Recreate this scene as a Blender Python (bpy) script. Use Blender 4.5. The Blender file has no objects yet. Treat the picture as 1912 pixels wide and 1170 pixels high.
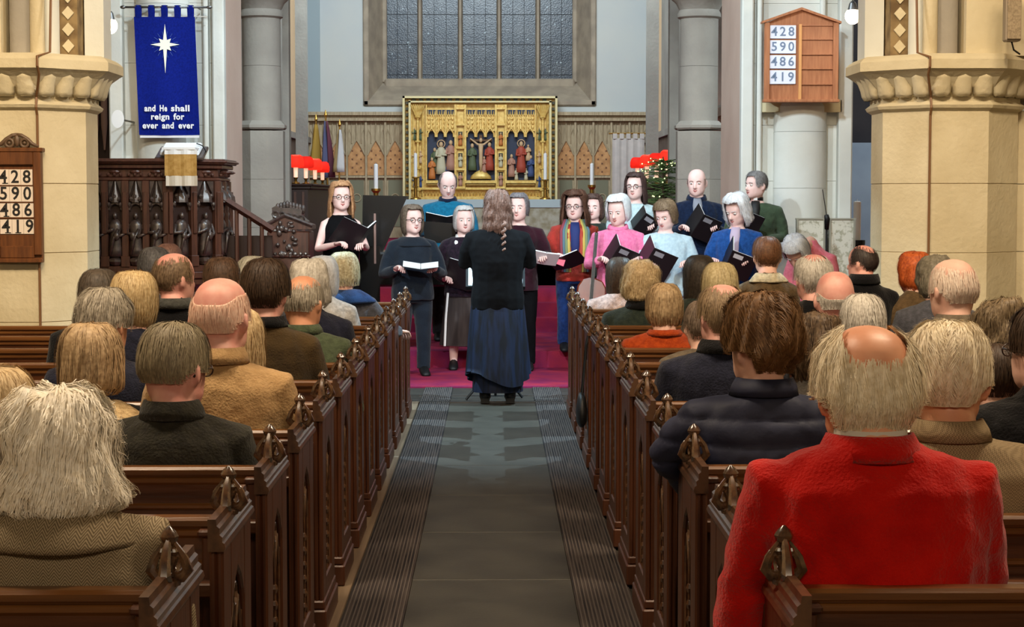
import bpy, bmesh, math, random
import numpy as np
from math import sin, cos, pi, radians as R, sqrt, atan2
from mathutils import Vector as V, Matrix as MX, noise as NZ
from mathutils.kdtree import KDTree
random.seed(4)
SC = bpy.context.scene
COL = SC.collection
# ---------------------------------------------------------------- camera
F = 3500.0
HC = 1.65
PITCH = 3.548; YAW = 0.565
cd = bpy.data.cameras.new('camera'); cam = bpy.data.objects.new('camera', cd); COL.objects.link(cam)
cd.sensor_width = 36.0; cd.lens = 36.0*F/1912; cd.clip_start = .05; cd.clip_end = 200
cam.location = (0, 0, HC); cam.rotation_euler = (R(90-PITCH), 0, R(-YAW))
SC.camera = cam
CR = cam.rotation_euler.to_matrix()
def P(px, py, Y):
    "photo pixel -> world point at depth Y"
    d = CR @ V(((px-956)/F, -(py-585)/F, -1.0))
    return V((0, 0, HC)) + d*(Y/d.y)
def ppm(Y): return F/Y
# ---------------------------------------------------------------- world and lights
w = bpy.data.worlds.new('world'); SC.world = w; w.use_nodes = True
w.node_tree.nodes['Background'].inputs[0].default_value = (.5, .6, .8, 1)
w.node_tree.nodes['Background'].inputs[1].default_value = .03
SC.view_settings.view_transform = 'Standard'; SC.view_settings.look = 'None'
SC.view_settings.gamma = 1; SC.view_settings.use_curve_mapping = False
SC.view_settings.exposure = 0.0
WARM = (1.0, .80, .56); WARM2 = (1.0, .80, .52); COOL = (.76, .91, 1.0); TEAL = (.56, .84, 1.0); NEUT = (1, .93, .84)
def area(name, loc, tgt, size, power, color, spread=180):
    l = bpy.data.lights.new(name, 'AREA'); l.shape = 'RECTANGLE'; l.size = size[0]; l.size_y = size[1]
    l.energy = power; l.color = color; l.spread = R(spread)
    o = bpy.data.objects.new(name, l); COL.objects.link(o); o.location = loc
    o.rotation_euler = (V(tgt)-V(loc)).to_track_quat('-Z', 'Y').to_euler(); return o
def spot(name, loc, tgt, ang, power, color, rad=.12, blend=.5):
    l = bpy.data.lights.new(name, 'SPOT'); l.spot_size = R(ang); l.spot_blend = blend
    l.energy = power; l.color = color; l.shadow_soft_size = rad
    o = bpy.data.objects.new(name, l); COL.objects.link(o); o.location = loc
    o.rotation_euler = (V(tgt)-V(loc)).to_track_quat('-Z', 'Y').to_euler(); return o
def point(name, loc, power, color, rad=.08):
    l = bpy.data.lights.new(name, 'POINT'); l.energy = power; l.color = color; l.shadow_soft_size = rad
    o = bpy.data.objects.new(name, l); COL.objects.link(o); o.location = loc; return o
# overhead nave lamps (warm), choir floodlights (cool white), chancel lights, added fills
area('nave_warm_light', (-2.6, 6.0, 6.6), (-2.4, 7.5, 0), (1.6, 1.6), 400, WARM)
area('nave_warm_light', (2.8, 6.0, 6.6), (2.6, 7.5, 0), (1.6, 1.6), 400, WARM)
area('nave_warm_light', (0.0, -4.0, 4.4), (0, 6, 1.3), (3.5, .8), 190, WARM)  # warm fill added behind the camera to light the backs of heads
spot('pier_lamp_light', (-1.2, 6.0, 6.0), (-3.3, 12.5, 2.1), 42, 1250, WARM2, .2, .8)
spot('pier_lamp_light', (1.2, 6.0, 6.0), (3.5, 12.5, 2.1), 42, 950, WARM2, .2, .8)
spot('choir_floodlight', (-3.0, 11.3, 6.0), (0.8, 18.2, 1.4), 46, 1500, COOL, .15, .7)
spot('choir_floodlight', (3.0, 11.3, 6.0), (-0.8, 18.2, 1.4), 46, 1500, COOL, .15, .7)
spot('choir_fill_spot', (0.2, 2.0, 5.2), (0.1, 18.0, 1.3), 17, 2600, COOL, .15, .8)  # frontal fill added to brighten the singers' faces
spot('arch_floodlight', (-1.2, 13.0, 5.6), (-3.4, 19, 2.7), 46, 850, COOL, .15, .8)
spot('arch_floodlight', (1.2, 13.0, 5.6), (3.2, 19, 2.7), 46, 850, COOL, .15, .8)
spot('aisle_floodlight', (-3.1, 14.4, 5.2), (.1, 13.9, 0), 58, 2300, TEAL, .03, .7)
spot('flank_floodlight', (-2.3, 11.6, 4.6), (2.9, 12.7, 2.0), 34, 420, NEUT, .1, .8)
spot('aisle_floodlight', (3.1, 14.4, 5.2), (-.1, 13.9, 0), 58, 2300, TEAL, .03, .7)
spot('flank_floodlight', (2.3, 11.6, 4.6), (-2.9, 12.7, 2.0), 34, 420, NEUT, .1, .8)
area('side_aisle_fill', (5.2, 21.5, 5.0), (4.2, 26, .6), (1, 1), 150, COOL)  # fill added so the far aisle wall does not stay dark
area('chancel_light', (-.3, 26.5, 7.2), (-.3, 34, 3.0), (4, 1.2), 540, COOL)
area('chancel_light', (-.3, 17.5, 6.6), (-.3, 23, 2.2), (4, 1.0), 230, COOL)  # added to brighten the grey chancel columns
# ---------------------------------------------------------------- materials
MATS = {}
def srgb(c):
    return tuple(((x/255)/12.92 if x/255 <= .04045 else ((x/255+.055)/1.055)**2.4) for x in c)
def mat(key, col, rough=.6, spec=.5, metal=0, col2=None, nscale=6, stretch=(1, 1, 1), bump=0, bscale=None,
        emit=None, estr=0, coat=0, sheen=0, detail=4, contrast=(.35, .65), kind='noise', coords='Object', alpha=None, sss=0):
    if key in MATS: return MATS[key]
    m = bpy.data.materials.new(key); m.use_nodes = True; nt = m.node_tree; N = nt.nodes; L = nt.links
    b = N['Principled BSDF']; c = srgb(col)
    b.inputs['Base Color'].default_value = (*c, 1); b.inputs['Roughness'].default_value = rough
    b.inputs['Metallic'].default_value = metal; b.inputs['Specular IOR Level'].default_value = spec
    if coat: b.inputs['Coat Weight'].default_value = coat; b.inputs['Coat Roughness'].default_value = .25
    if sheen: b.inputs['Sheen Weight'].default_value = sheen; b.inputs['Sheen Roughness'].default_value = .5
    if sss: b.inputs['Subsurface Weight'].default_value = sss; b.inputs['Subsurface Radius'].default_value = (.02, .008, .004)
    if emit: b.inputs['Emission Color'].default_value = (*srgb(emit), 1); b.inputs['Emission Strength'].default_value = estr
    tc = N.new('ShaderNodeTexCoord'); mp = N.new('ShaderNodeMapping'); mp.inputs['Scale'].default_value = stretch
    L.new(tc.outputs[coords], mp.inputs['Vector'])
    if col2 is not None:
        if kind == 'noise':
            n = N.new('ShaderNodeTexNoise'); n.inputs['Scale'].default_value = nscale; n.inputs['Detail'].default_value = detail
            out = n.outputs['Fac']
        elif kind == 'wave':
            n = N.new('ShaderNodeTexWave'); n.inputs['Scale'].default_value = nscale; n.inputs['Distortion'].default_value = 2.5
            n.inputs['Detail'].default_value = detail; out = n.outputs['Fac']
        elif kind == 'stripe':
            n = N.new('ShaderNodeTexWave'); n.inputs['Scale'].default_value = nscale; n.inputs['Distortion'].default_value = .3; out = n.outputs['Fac']
        elif kind == 'checker':
            n = N.new('ShaderNodeTexChecker'); n.inputs['Scale'].default_value = nscale; out = n.outputs['Fac']
        elif kind == 'voronoi':
            n = N.new('ShaderNodeTexVoronoi'); n.inputs['Scale'].default_value = nscale; out = n.outputs['Color']
        elif kind == 'herring':
            n = None
        if kind == 'herring':
            # zig-zag twill: diagonal stripes whose slope flips every column
            sp = N.new('ShaderNodeSeparateXYZ'); L.new(mp.outputs[0], sp.inputs[0])
            def mth(op, a, bb=None):
                q = N.new('ShaderNodeMath'); q.operation = op
                for i, s in enumerate((a, bb)):
                    if s is None: continue
                    if isinstance(s, (int, float)): q.inputs[i].default_value = s
                    else: L.new(s, q.inputs[i])
                return q.outputs[0]
            tri = mth('PINGPONG', sp.outputs[0], .011)
            s = mth('ADD', sp.outputs[2], mth('MULTIPLY', tri, 1.3))
            out = mth('ADD', mth('MULTIPLY', mth('SINE', mth('MULTIPLY', s, nscale)), .5), .5)
        else:
            L.new(mp.outputs[0], n.inputs['Vector'])
        r = N.new('ShaderNodeValToRGB'); r.color_ramp.elements[0].position = contrast[0]; r.color_ramp.elements[1].position = contrast[1]
        r.color_ramp.elements[0].color = (*c, 1); r.color_ramp.elements[1].color = (*srgb(col2), 1)
        L.new(out, r.inputs[0]); L.new(r.outputs[0], b.inputs['Base Color'])
    if bump:
        n2 = N.new('ShaderNodeTexNoise'); n2.inputs['Scale'].default_value = bscale or nscale; n2.inputs['Detail'].default_value = 5
        L.new(mp.outputs[0], n2.inputs['Vector'])
        bp = N.new('ShaderNodeBump'); bp.inputs['Strength'].default_value = bump; bp.inputs['Distance'].default_value = .01
        L.new(n2.outputs['Fac'], bp.inputs['Height']); L.new(bp.outputs[0], b.inputs['Normal'])
    MATS[key] = m; return m
# stone, plaster, wood
M_STONE = mat('nave stone', (214, 202, 172), .85, .2, col2=(198, 184, 152), nscale=2.5, bump=.5, bscale=30)
M_PALE = mat('limewashed stone', (220, 222, 216), .85, .2, col2=(206, 206, 198), nscale=1.5, bump=.3, bscale=20)
M_GREY = mat('grey chancel stone', (150, 144, 136), .85, .2, col2=(168, 162, 152), nscale=2, bump=.4, bscale=25)
M_PINK = mat('pink-lit reveal stone', (205, 178, 162), .85, .2, col2=(216, 192, 176), nscale=1.2, bump=.2, bscale=20)  # pink light falling on the reveal is put into this colour
M_PLASTER = mat('white chancel plaster', (196, 200, 200), .9, .2, col2=(206, 206, 200), nscale=.8)
M_FLOOR = mat('aisle floor', (44, 40, 36), .5, .35, col2=(52, 48, 42), nscale=5, bump=.08, bscale=60)
M_WOOD = mat('dark oak', (84, 46, 20), .34, .5, col2=(60, 30, 12), nscale=5, stretch=(.6, 8, 8), bump=.12, bscale=9, coat=.25)
M_WOODZ = mat('dark oak upright', (84, 46, 26), .4, .4, col2=(62, 32, 17), nscale=5, stretch=(8, 8, .6), bump=.12, bscale=9, coat=.2)
M_RAIL = mat('golden-brown oak rail', (112, 70, 32), .33, .5, col2=(88, 52, 22), nscale=5, stretch=(.6, 8, 8), bump=.1, bscale=9, coat=.25)  # rails a lighter golden brown than the back boards
M_CARVE = mat('carved oak', (92, 62, 40), .3, .6, col2=(60, 36, 22), nscale=30, coat=.5)
M_BLACKWOOD = mat('black lacquer', (10, 9, 9), .12, .6, coat=.5)
M_BOARD = mat('plank floor', (120, 100, 80), .6, .3, col2=(96, 78, 60), nscale=4, stretch=(8, .6, 8))
M_REDCARPET = mat('red carpet', (150, 42, 62), .95, .1, col2=(116, 34, 70), nscale=3.5, bump=.3, bscale=90)
M_BLACK = mat('matt black', (14, 14, 16), .55, .4)
M_PAPER = mat('paper', (232, 236, 240), .8, .2)
M_WHITE = mat('white', (235, 235, 235), .6, .3)
M_GOLD = mat('gilt', (240, 206, 124), .42, .5, metal=.2, col2=(214, 170, 84), nscale=18)
M_DKBLUE = mat('dark blue ground', (44, 52, 74), .6)
M_METAL = mat('grey metal', (120, 120, 120), .35, .5, metal=.9)
M_BRASS = mat('brass', (180, 140, 70), .3, .5, metal=.9)
M_DARK = mat('dark void', (34, 30, 28), .9, .1, col2=(60, 50, 44), nscale=2)

# ---------------------------------------------------------------- mesh builder
def ortho(d):
    d = d.normalized(); u = V((0, 0, 1)) if abs(d.z) < .9 else V((0, 1, 0))
    a = d.cross(u).normalized(); return a, a.cross(d).normalized()
class MB:
    def __init__(s): s.v = []; s.f = []; s.mi = []; s.m = 0
    def add(s, vs, fs, M=None):
        n = len(s.v)
        s.v += [tuple(M @ V(p)) if M is not None else tuple(p) for p in vs]
        s.f += [tuple(i+n for i in f) for f in fs]; s.mi += [s.m]*len(fs); return s
    def box(s, c, d, M=None, top=1.0, topx=None):
        x, y, z = d[0]/2, d[1]/2, d[2]/2; t = top; tx = top if topx is None else topx
        vs = [(-x, -y, -z), (x, -y, -z), (x, y, -z), (-x, y, -z), (-x*tx, -y*t, z), (x*tx, -y*t, z), (x*tx, y*t, z), (-x*tx, y*t, z)]
        vs = [(a+c[0], b+c[1], e+c[2]) for a, b, e in vs]
        return s.add(vs, [(0, 3, 2, 1), (4, 5, 6, 7), (0, 1, 5, 4), (1, 2, 6, 5), (2, 3, 7, 6), (3, 0, 4, 7)], M)
    def b2(s, x0, x1, y0, y1, z0, z1, M=None):
        return s.box(((x0+x1)/2, (y0+y1)/2, (z0+z1)/2), (x1-x0, y1-y0, z1-z0), M)
    def rings(s, rs, M=None, cap=True, closed=False):
        k = len(rs[0]); vs = [p for r in rs for p in r]; fs = []
        nr = len(rs)
        for i in range(nr-1 if not closed else nr):
            j = (i+1) % nr
            for a in range(k): b = (a+1) % k; fs.append((i*k+a, i*k+b, j*k+b, j*k+a))
        if cap and not closed: fs.append(tuple(range(k))[::-1]); fs.append(tuple((nr-1)*k+a for a in range(k)))
        return s.add(vs, fs, M)
    def lathe(s, prof, c=(0, 0, 0), seg=16, M=None, rot=0, sx=1, sy=1):
        return s.rings([[(c[0]+r*cos(rot+2*pi*a/seg)*sx, c[1]+r*sin(rot+2*pi*a/seg)*sy, c[2]+z) for a in range(seg)] for r, z in prof], M)
    def tube(s, pts, rad, seg=8, M=None, flat=None):
        pts = [V(p) for p in pts]; rs = []; n = len(pts)
        if not isinstance(rad, (list, tuple)): rad = [rad]*n
        up = None
        for i, p in enumerate(pts):
            d = (pts[min(i+1, n-1)]-pts[max(i-1, 0)])
            if d.length < 1e-9: d = V((0, 0, 1))
            d.normalize()
            if up is None: a, up = ortho(d)
            a = d.cross(up)
            if a.length < 1e-6: a, up = ortho(d)
            a.normalize(); up = a.cross(d).normalized()
            r = rad[i]; ra, rb = (r, r) if not isinstance(r, tuple) else r
            rs.append([p + a*(ra*cos(2*pi*k/seg)) + up*(rb*sin(2*pi*k/seg)) for k in range(seg)])
        return s.rings(rs, M)
    def ell(s, c, r, M=None, seg=12, nr=8):
        rs = []
        for i in range(nr+1):
            t = pi*i/nr; rr = max(sin(t), .03)
            rs.append([(c[0]+r[0]*rr*cos(2*pi*a/seg), c[1]+r[1]*rr*sin(2*pi*a/seg), c[2]-r[2]*cos(t)) for a in range(seg)])
        return s.rings(rs, M)
    def prism(s, poly, h, M=None):
        "poly in local XY, extruded 0..h in Z"
        n = len(poly); vs = [(x, y, 0) for x, y in poly]+[(x, y, h) for x, y in poly]
        fs = [tuple(range(n))[::-1], tuple(range(n, 2*n))]+[(i, (i+1) % n, n+(i+1) % n, n+i) for i in range(n)]
        return s.add(vs, fs, M)
    def front(s, poly, y0, y1, M=None):
        "poly in XZ, extruded from y0 to y1"
        T = MX(((1, 0, 0, 0), (0, 0, 1, y0), (0, 1, 0, 0), (0, 0, 0, 1)))
        return s.prism(poly, y1-y0, (M @ T) if M is not None else T)
    def torus(s, c, R_, r, axis='Y', seg=14, k=6, M=None, sx=1, sz=1, a0=0, a1=2*pi):
        pts = []; full = abs(a1-a0-2*pi) < 1e-6; n = seg if full else seg+1; rs = []
        for i in range(n):
            t = a0+(a1-a0)*i/seg
            ring = []
            for j in range(k):
                q = 2*pi*j/k; rr = R_+r*cos(q); u, v_, w_ = rr*cos(t)*sx, rr*sin(t)*sz, r*sin(q)
                p = {'Y': (u, w_, v_), 'X': (w_, u, v_), 'Z': (u, v_, w_)}[axis]
                ring.append((c[0]+p[0], c[1]+p[1], c[2]+p[2]))
            rs.append(ring)
        return s.rings(rs, M, closed=full)
    def build(s, name, m, parent=None, smooth=False, bevel=0, link=True, recalc=True, loc=None):
        me = bpy.data.meshes.new(name); me.from_pydata(s.v, [], s.f)
        for x in (m if isinstance(m, (list, tuple)) else [m]): me.materials.append(x)
        if any(s.mi): me.polygons.foreach_set('material_index', s.mi)
        if recalc:
            bm = bmesh.new(); bm.from_mesh(me); bmesh.ops.recalc_face_normals(bm, faces=bm.faces); bm.to_mesh(me); bm.free()
        if smooth is True: me.polygons.foreach_set('use_smooth', [True]*len(me.polygons))
        elif smooth: 
            me.polygons.foreach_set('use_smooth', [True]*len(me.polygons)); me.set_sharp_from_angle(angle=R(smooth))
        o = bpy.data.objects.new(name, me)
        if link: COL.objects.link(o)
        if parent: o.parent = parent
        if loc is not None: o.location = loc
        if bevel:
            b = o.modifiers.new('bevel', 'BEVEL'); b.width = bevel; b.segments = 1; b.limit_method = 'ANGLE'
        return o
def tag(o, label=None, cat=None, group=None, kind=None):
    if label: o['label'] = label
    if cat: o['category'] = cat
    if group: o['group'] = group
    if kind: o['kind'] = kind
    return o
def empty(name, loc, rz=0, label=None, cat=None, group=None, kind=None):
    o = bpy.data.objects.new(name, None); COL.objects.link(o); o.location = loc; o.rotation_euler = (0, 0, rz)
    o.empty_display_size = .1
    return tag(o, label, cat, group, kind)
def copy_tree(o, parent=None):
    c = o.copy(); COL.objects.link(c)
    if parent: c.parent = parent
    for ch in list(o.children): copy_tree(ch, c)
    return c
def text_mesh(name, body, size, m, parent, loc, rot=(pi/2, 0, 0), ext=.002, off=0, align='CENTER', xs=1, shear=0, spacing=1):
    cu = bpy.data.curves.new(name, 'FONT'); cu.body = body; cu.size = size; cu.extrude = ext; cu.offset = off
    cu.align_x = align; cu.align_y = 'CENTER'; cu.space_character = spacing; cu.resolution_u = 3
    t = bpy.data.objects.new(name, cu); COL.objects.link(t)
    dg = bpy.context.evaluated_depsgraph_get(); dg.update()
    me = bpy.data.meshes.new_from_object(t.evaluated_get(dg)); bpy.data.objects.remove(t); bpy.data.curves.remove(cu)
    me.name = name; me.materials.clear(); me.materials.append(m)
    o = bpy.data.objects.new(name, me); COL.objects.link(o); o.parent = parent; o.location = loc; o.rotation_euler = rot; o.scale = (xs, 1, 1)
    return o
# ================================================================ ROOM
def struct(name, mb, m, **k):
    return tag(mb.build(name, m, **k), kind='structure')
# floors
b = MB(); b.b2(-7, 7, -5, 18.0, -.3, 0); struct('floor', b, M_FLOOR)
b = MB(); b.b2(-2.75, 2.6, 18.0, 20.6, -.3, .17); b.b2(-7, -2.75, 18.0, 35, -.3, 0); b.b2(2.6, 7, 18.0, 35, -.3, 0); struct('floor.001', b, M_REDCARPET)
b = MB()
for i in range(3): b.b2(-2.5, 2.2, 20.6+i*.32, 29.5, -.2, .17+.15*(i+1))
b.b2(-3.4, 2.9, 21.9, 34, -.2, .62)
for i in range(2): b.b2(-3.3, 2.75, 29+i*.35, 34, .5, .62+.15*(i+1))
struct('floor.002', b, M_REDCARPET)
# outer shell
b = MB(); b.b2(-7.2, -7, -5, 35, 0, 9); struct('wall_left', b, M_STONE)
b = MB(); b.b2(7, 7.2, -5, 35, 0, 9); struct('wall_right', b, M_STONE)
b = MB(); b.b2(-7, 7, -5.2, -5, 0, 9); struct('wall_rear', b, M_STONE)
b = MB(); b.b2(-7.2, 7.2, -5.2, 36, 9, 9.2); struct('ceiling', b, M_BOARD)
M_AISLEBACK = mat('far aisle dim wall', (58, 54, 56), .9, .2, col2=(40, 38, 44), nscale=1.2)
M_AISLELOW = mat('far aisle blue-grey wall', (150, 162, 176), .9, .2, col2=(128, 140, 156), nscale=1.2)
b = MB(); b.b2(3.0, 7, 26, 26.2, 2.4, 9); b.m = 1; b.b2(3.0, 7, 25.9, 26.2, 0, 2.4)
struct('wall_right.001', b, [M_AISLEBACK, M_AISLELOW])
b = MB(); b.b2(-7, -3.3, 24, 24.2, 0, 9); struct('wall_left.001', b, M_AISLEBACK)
b = MB(); b.b2(3.3, 4.9, 25.8, 25.9, 2.0, 2.16); b.b2(3.3, 4.9, 25.8, 25.9, .9, .98); struct('trim_1', b, M_GREY)

# chancel side walls; warm light on the window reveals is put into their colour
def chwall(name, X, s, y0, y1, wx0, wx1):
    b = MB(); b.b2(min(X, X+s*.4), max(X, X+s*.4), y0, 34, .6, 2.68)
    b.b2(min(X, X+s*.4), max(X, X+s*.4), y0, wx0, 2.68, 8.8); b.b2(min(X, X+s*.4), max(X, X+s*.4), wx1, 34, 2.68, 8.8)
    b.b2(min(X, X+s*.4), max(X, X+s*.4), wx0, wx1, 5.2, 8.8)
    o = struct(name, b, M_GREY)
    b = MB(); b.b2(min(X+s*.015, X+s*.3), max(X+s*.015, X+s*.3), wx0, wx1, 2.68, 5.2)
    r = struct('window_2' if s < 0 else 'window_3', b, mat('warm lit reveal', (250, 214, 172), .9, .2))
    b = MB(); b.b2(min(X-s*.08, X), max(X-s*.08, X), y0, 34, 2.62, 2.72); struct('trim_2' if s < 0 else 'trim_3', b, M_GREY)
    b = MB(); b.b2(min(X-s*.04, X), max(X-s*.04, X), y0, 34, .6, 2.6); struct('trim_4' if s < 0 else 'trim_5', b, mat('brown dado', (112, 96, 84), .7, .3, col2=(92, 78, 70), nscale=4))
chwall('wall_left.002', -3.36, -1, 21.8, 34, 31.1, 32.3)
chwall('wall_right.002', 2.78, 1, 21.8, 34, 31.2, 32.6)

# east wall with window opening
YE = 34.0
def EX(px, Y=YE): return P(px, 368, Y).x
def EZ(py, Y=YE): return P(921, py, Y).z
ex0, ex1, ez0 = EX(690), EX(1102), EZ(187)
b = MB(); b.b2(-3.8, ex0, YE, YE+.9, 0, 9); b.b2(ex1, 3.2, YE, YE+.9, 0, 9); b.b2(ex0, ex1, YE, YE+.9, 0, ez0)
b.b2(ex0, ex1, YE, YE+.9, 7.2, 9)
struct('wall_front', b, M_PLASTER)
M_WSTONE = mat('window stone', (176, 160, 140), .85, .2, col2=(154, 140, 124), nscale=4, bump=.4, bscale=25)
win = empty('window_1', (0, 0, 0), kind='structure')
b = MB()   # hood frame round the opening
for (a, c) in ((ex0-.1, ex0), (ex1, ex1+.1)): b.b2(a, c, YE-.06, YE+.02, ez0-.1, 7.3)
b.b2(ex0-.1, ex1+.1, YE-.06, YE+.02, ez0-.1, ez0)
b.build('window_surround', M_WSTONE, win, bevel=.02)
gx0, gx1, gz0 = EX(720, 34.7), EX(1072, 34.7), EZ(150, 34.7)
b = MB()   # splayed reveals and sill
b.add([(ex0, YE, ez0), (gx0, 34.7, gz0), (gx0, 34.7, 7.2), (ex0, YE, 7.2)], [(0, 1, 2, 3)])
b.add([(ex1, YE, ez0), (gx1, 34.7, gz0), (gx1, 34.7, 7.2), (ex1, YE, 7.2)], [(0, 1, 2, 3)])
b.add([(ex0, YE, ez0), (ex1, YE, ez0), (gx1, 34.7, gz0), (gx0, 34.7, gz0)], [(0, 1, 2, 3)])
b.build('splay', M_WSTONE, win, recalc=False)
b = MB(); mx = [EX(785, 34.65), EX(860, 34.65), EX(932, 34.65), EX(1004, 34.65)]
b.b2(gx0-.05, gx0+.04, 34.56, 34.8, gz0-.05, 7.2); b.b2(gx1-.04, gx1+.05, 34.56, 34.8, gz0-.05, 7.2)
b.build('window_frame', M_WSTONE, win, bevel=.02)
b = MB(); b.front([(gx0, gz0-.16), (gx1, gz0-.16), (gx1, gz0+.02), (gx0, gz0+.02)], 34.5, 34.8); b.build('window_sill', M_WSTONE, win, bevel=.03)
for x in mx:
    b = MB(); b.prism([(x-.045, 34.75), (x-.045, 34.66), (x-.02, 34.56), (x+.02, 34.56), (x+.045, 34.66), (x+.045, 34.75)], 4.2, MX.Translation((0, 0, gz0))); b.build('mullion', M_WSTONE, win)
M_GLASS = mat('night stained glass', (40, 54, 70), .25, .5, col2=(78, 84, 92), nscale=5, detail=8, contrast=(.45, .8), bump=.4, bscale=40)
M_GLINT = mat('pale glass fragments', (150, 165, 175), .3, .5)
M_LEAD = mat('lead', (30, 34, 40), .6)
edges = [gx0]+mx+[gx1]
random.seed(9)
for i in range(5):
    a, c = edges[i]+.04, edges[i+1]-.04
    b = MB(); b.b2(a-.02, c+.02, 34.72, 34.74, gz0, 7.2); g = b.build('pane', M_GLASS, win)
    b = MB()
    z = gz0+.1
    while z < 5.4: b.b2(a, c, 34.705, 34.72, z, z+.008); z += .55
    for k in range(1, 3): b.b2(a+(c-a)*k/3-.004, a+(c-a)*k/3+.004, 34.705, 34.72, gz0, 5.4)
    b.build('lead', M_LEAD, g)
    b = MB()
    for k in range((14, 8, 7, 8, 18)[i]):
        x = random.uniform(a+.04, c-.04); z = random.uniform(gz0+.1, gz0+1.4); q = random.uniform(.008, .022)
        b.front([(x-q, z-q*.3), (x+q*.3, z-q), (x+q, z+q*.6), (x, z+q*1.2)], 34.70, 34.71)
    b.build('pale_quarry', M_GLINT, g)
b = MB(); b.b2(-3, 3, 35.2, 35.3, 2, 8); struct('wall_front.001', b, mat('night outside', (12, 16, 24), .9))
# pilaster strip on the left of the east wall
b = MB(); b.b2(-3.36, -3.12, YE-.05, YE, EZ(212), 9); struct('trim_6', b, mat('cool plaster return', (160, 172, 176), .9, .2))

# ---------------- panelled dado of the east wall
M_DADO = mat('pale dado wood', (192, 172, 140), .6, .3, col2=(164, 144, 114), nscale=6, stretch=(8, 8, 1))
M_DIAP = mat('orange diaper ground', (214, 160, 108), .7, .3, col2=(184, 132, 86), nscale=9, detail=2)
M_DIAPD = mat('diaper quatrefoil', (122, 80, 54), .7)
def dado(name, px0, px1, n, label):
    x0, x1 = EX(px0, 33.9), EX(px1, 33.9)
    t = empty(name, ((x0+x1)/2, 33.9, .92), 0, label, 'panelling'); o = t.location
    zt, zb = EZ(224, 33.9), .92
    b = MB(); b.b2(x0-o.x, x1-o.x, .0, .06, 0, zt-o.z); b.build('backing', M_DADO, t)
    b = MB(); b.b2(x0-o.x, x1-o.x, -.12, .06, zt-.02-o.z, zt+.03-o.z); b.b2(x0-o.x, x1-o.x, -.16, .06, zt+.08-o.z, zt+.14-o.z); b.b2(x0-o.x, x1-o.x, -.08, .06, zt+.0-o.z, zt+.1-o.z); b.build('cornice', M_DADO, t)
    b = MB(); zm = EZ(330, 33.9)-o.z; b.b2(x0-o.x, x1-o.x, -.06, 0, zm-.02, zm+.02); b.build('mid_rail', M_DADO, t)
    w = (x1-x0)/n
    zt2 = zt-.03-o.z
    for i in range(n):
        a = x0-o.x+i*w; c = a+w/2
        b = MB(); b.b2(a-.018, a+.018, -.07, 0, 0, zt2)
        b.build('stile', M_DADO, t)
        apex = EZ(262, 33.9)-o.z; spr = EZ(290, 33.9)-o.z
        b = MB(); b.front([(a+.02, zm+.03), (a+w-.02, zm+.03), (a+w-.02, spr), (c+w*.22, (spr+apex)/2+.02), (c, apex), (c-w*.22, (spr+apex)/2+.02), (a+.02, spr)], -.012, 0); pn = b.build('panel', M_DIAP, t)
        b = MB()
        for r in range(6):
            for k in range(2 if r % 2 else 1):
                xx = c+((k-.5)*w*.45 if r % 2 else 0); zz = zm+.09+r*.075
                b.prism([(.022*cos(q*pi/4)*(1 if q % 2 else .6), .022*sin(q*pi/4)*(1 if q % 2 else .6)) for q in range(8)], .006, MX.Translation((xx, -.012, zz)) @ MX.Rotation(pi/2, 4, 'X'))
        b.build('quatrefoil', M_DIAPD, pn)['kind'] = 'stuff'
        b = MB(); b.tube([(a+.02, -.03, spr), (c-w*.22, -.03, (spr+apex)/2+.02), (c, -.03, apex), (c+w*.22, -.03, (spr+apex)/2+.02), (a+w-.02, -.03, spr)], .014, 6)
        b.tube([(c, -.03, apex), (c, -.03, zt2)], .012, 6)
        for q in (-1, 1): b.tube([(c+q*w*.25, -.02, apex-.05), (c+q*w*.25, -.02, zt2)], .008, 5); b.tube([(c+q*w*.25, -.02, apex+.1), (c+q*w*.38, -.02, apex+.2), (c+q*w*.46, -.02, apex+.06)], .007, 5)
        b.build('tracery', M_DADO, t)
        b = MB(); b.b2(a+.05, a+w-.05, -.012, 0, .2, zm-.06); b.m = 1; b.torus((c, -.02, (zm+.14)/2+.1), min(.07, w*.24), .01, 'Y'); b.build('lower_panel', [mat('green grey panel', (128, 124, 100), .7), M_DADO], t)
    return t
dado('wainscot_panelling', 577, 756, 5, 'carved wooden panelling on the far wall left of the gilded altarpiece')
dado('wainscot_panelling', 1040, 1208, 5, 'carved wooden panelling on the far wall right of the gilded altarpiece')

# ---------------- reredos
M_FIGS = [mat('robe red', (170, 70, 50), .6), mat('robe blue', (60, 76, 120), .6), mat('robe rose', (180, 130, 110), .6), mat('robe green', (90, 100, 70), .6), mat('flesh paint', (206, 170, 130), .6), mat('robe white', (200, 190, 160), .6), mat('robe orange', (200, 120, 60), .6)]
ry = 33.6
def RX(px): return P(px, 368, ry).x
def RZ(py): return P(921, py, ry).z
rx0, rx1, rz0, rz1 = RX(753), RX(1040), RZ(372), RZ(180)
rer = empty('altarpiece', ((rx0+rx1)/2, ry, rz0), 0, 'large gilded carved altarpiece with three painted figure scenes below the far window', 'altarpiece')
ro = rer.location
def rb(mb, px0, px1, py1, py0, y0, y1): mb.b2(RX(px0)-ro.x, RX(px1)-ro.x, y0, y1, RZ(py1)-ro.z, RZ(py0)-ro.z)
M_CREAM = mat('cream gilt edge', (228, 212, 160), .5, .4)
b = MB(); rb(b, 753, 1040, 372, 180, .02, .3); b.build('backboard', M_GOLD, rer)
b = MB()
for q in ((753, 757, 372, 180), (1036, 1040, 372, 180), (753, 1040, 184, 180)): rb(b, *q, -.16, .02)
for q in ((764, 768, 372, 188), (1025, 1029, 372, 188), (764, 1029, 192, 189)): rb(b, *q, -.14, .02)
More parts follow.
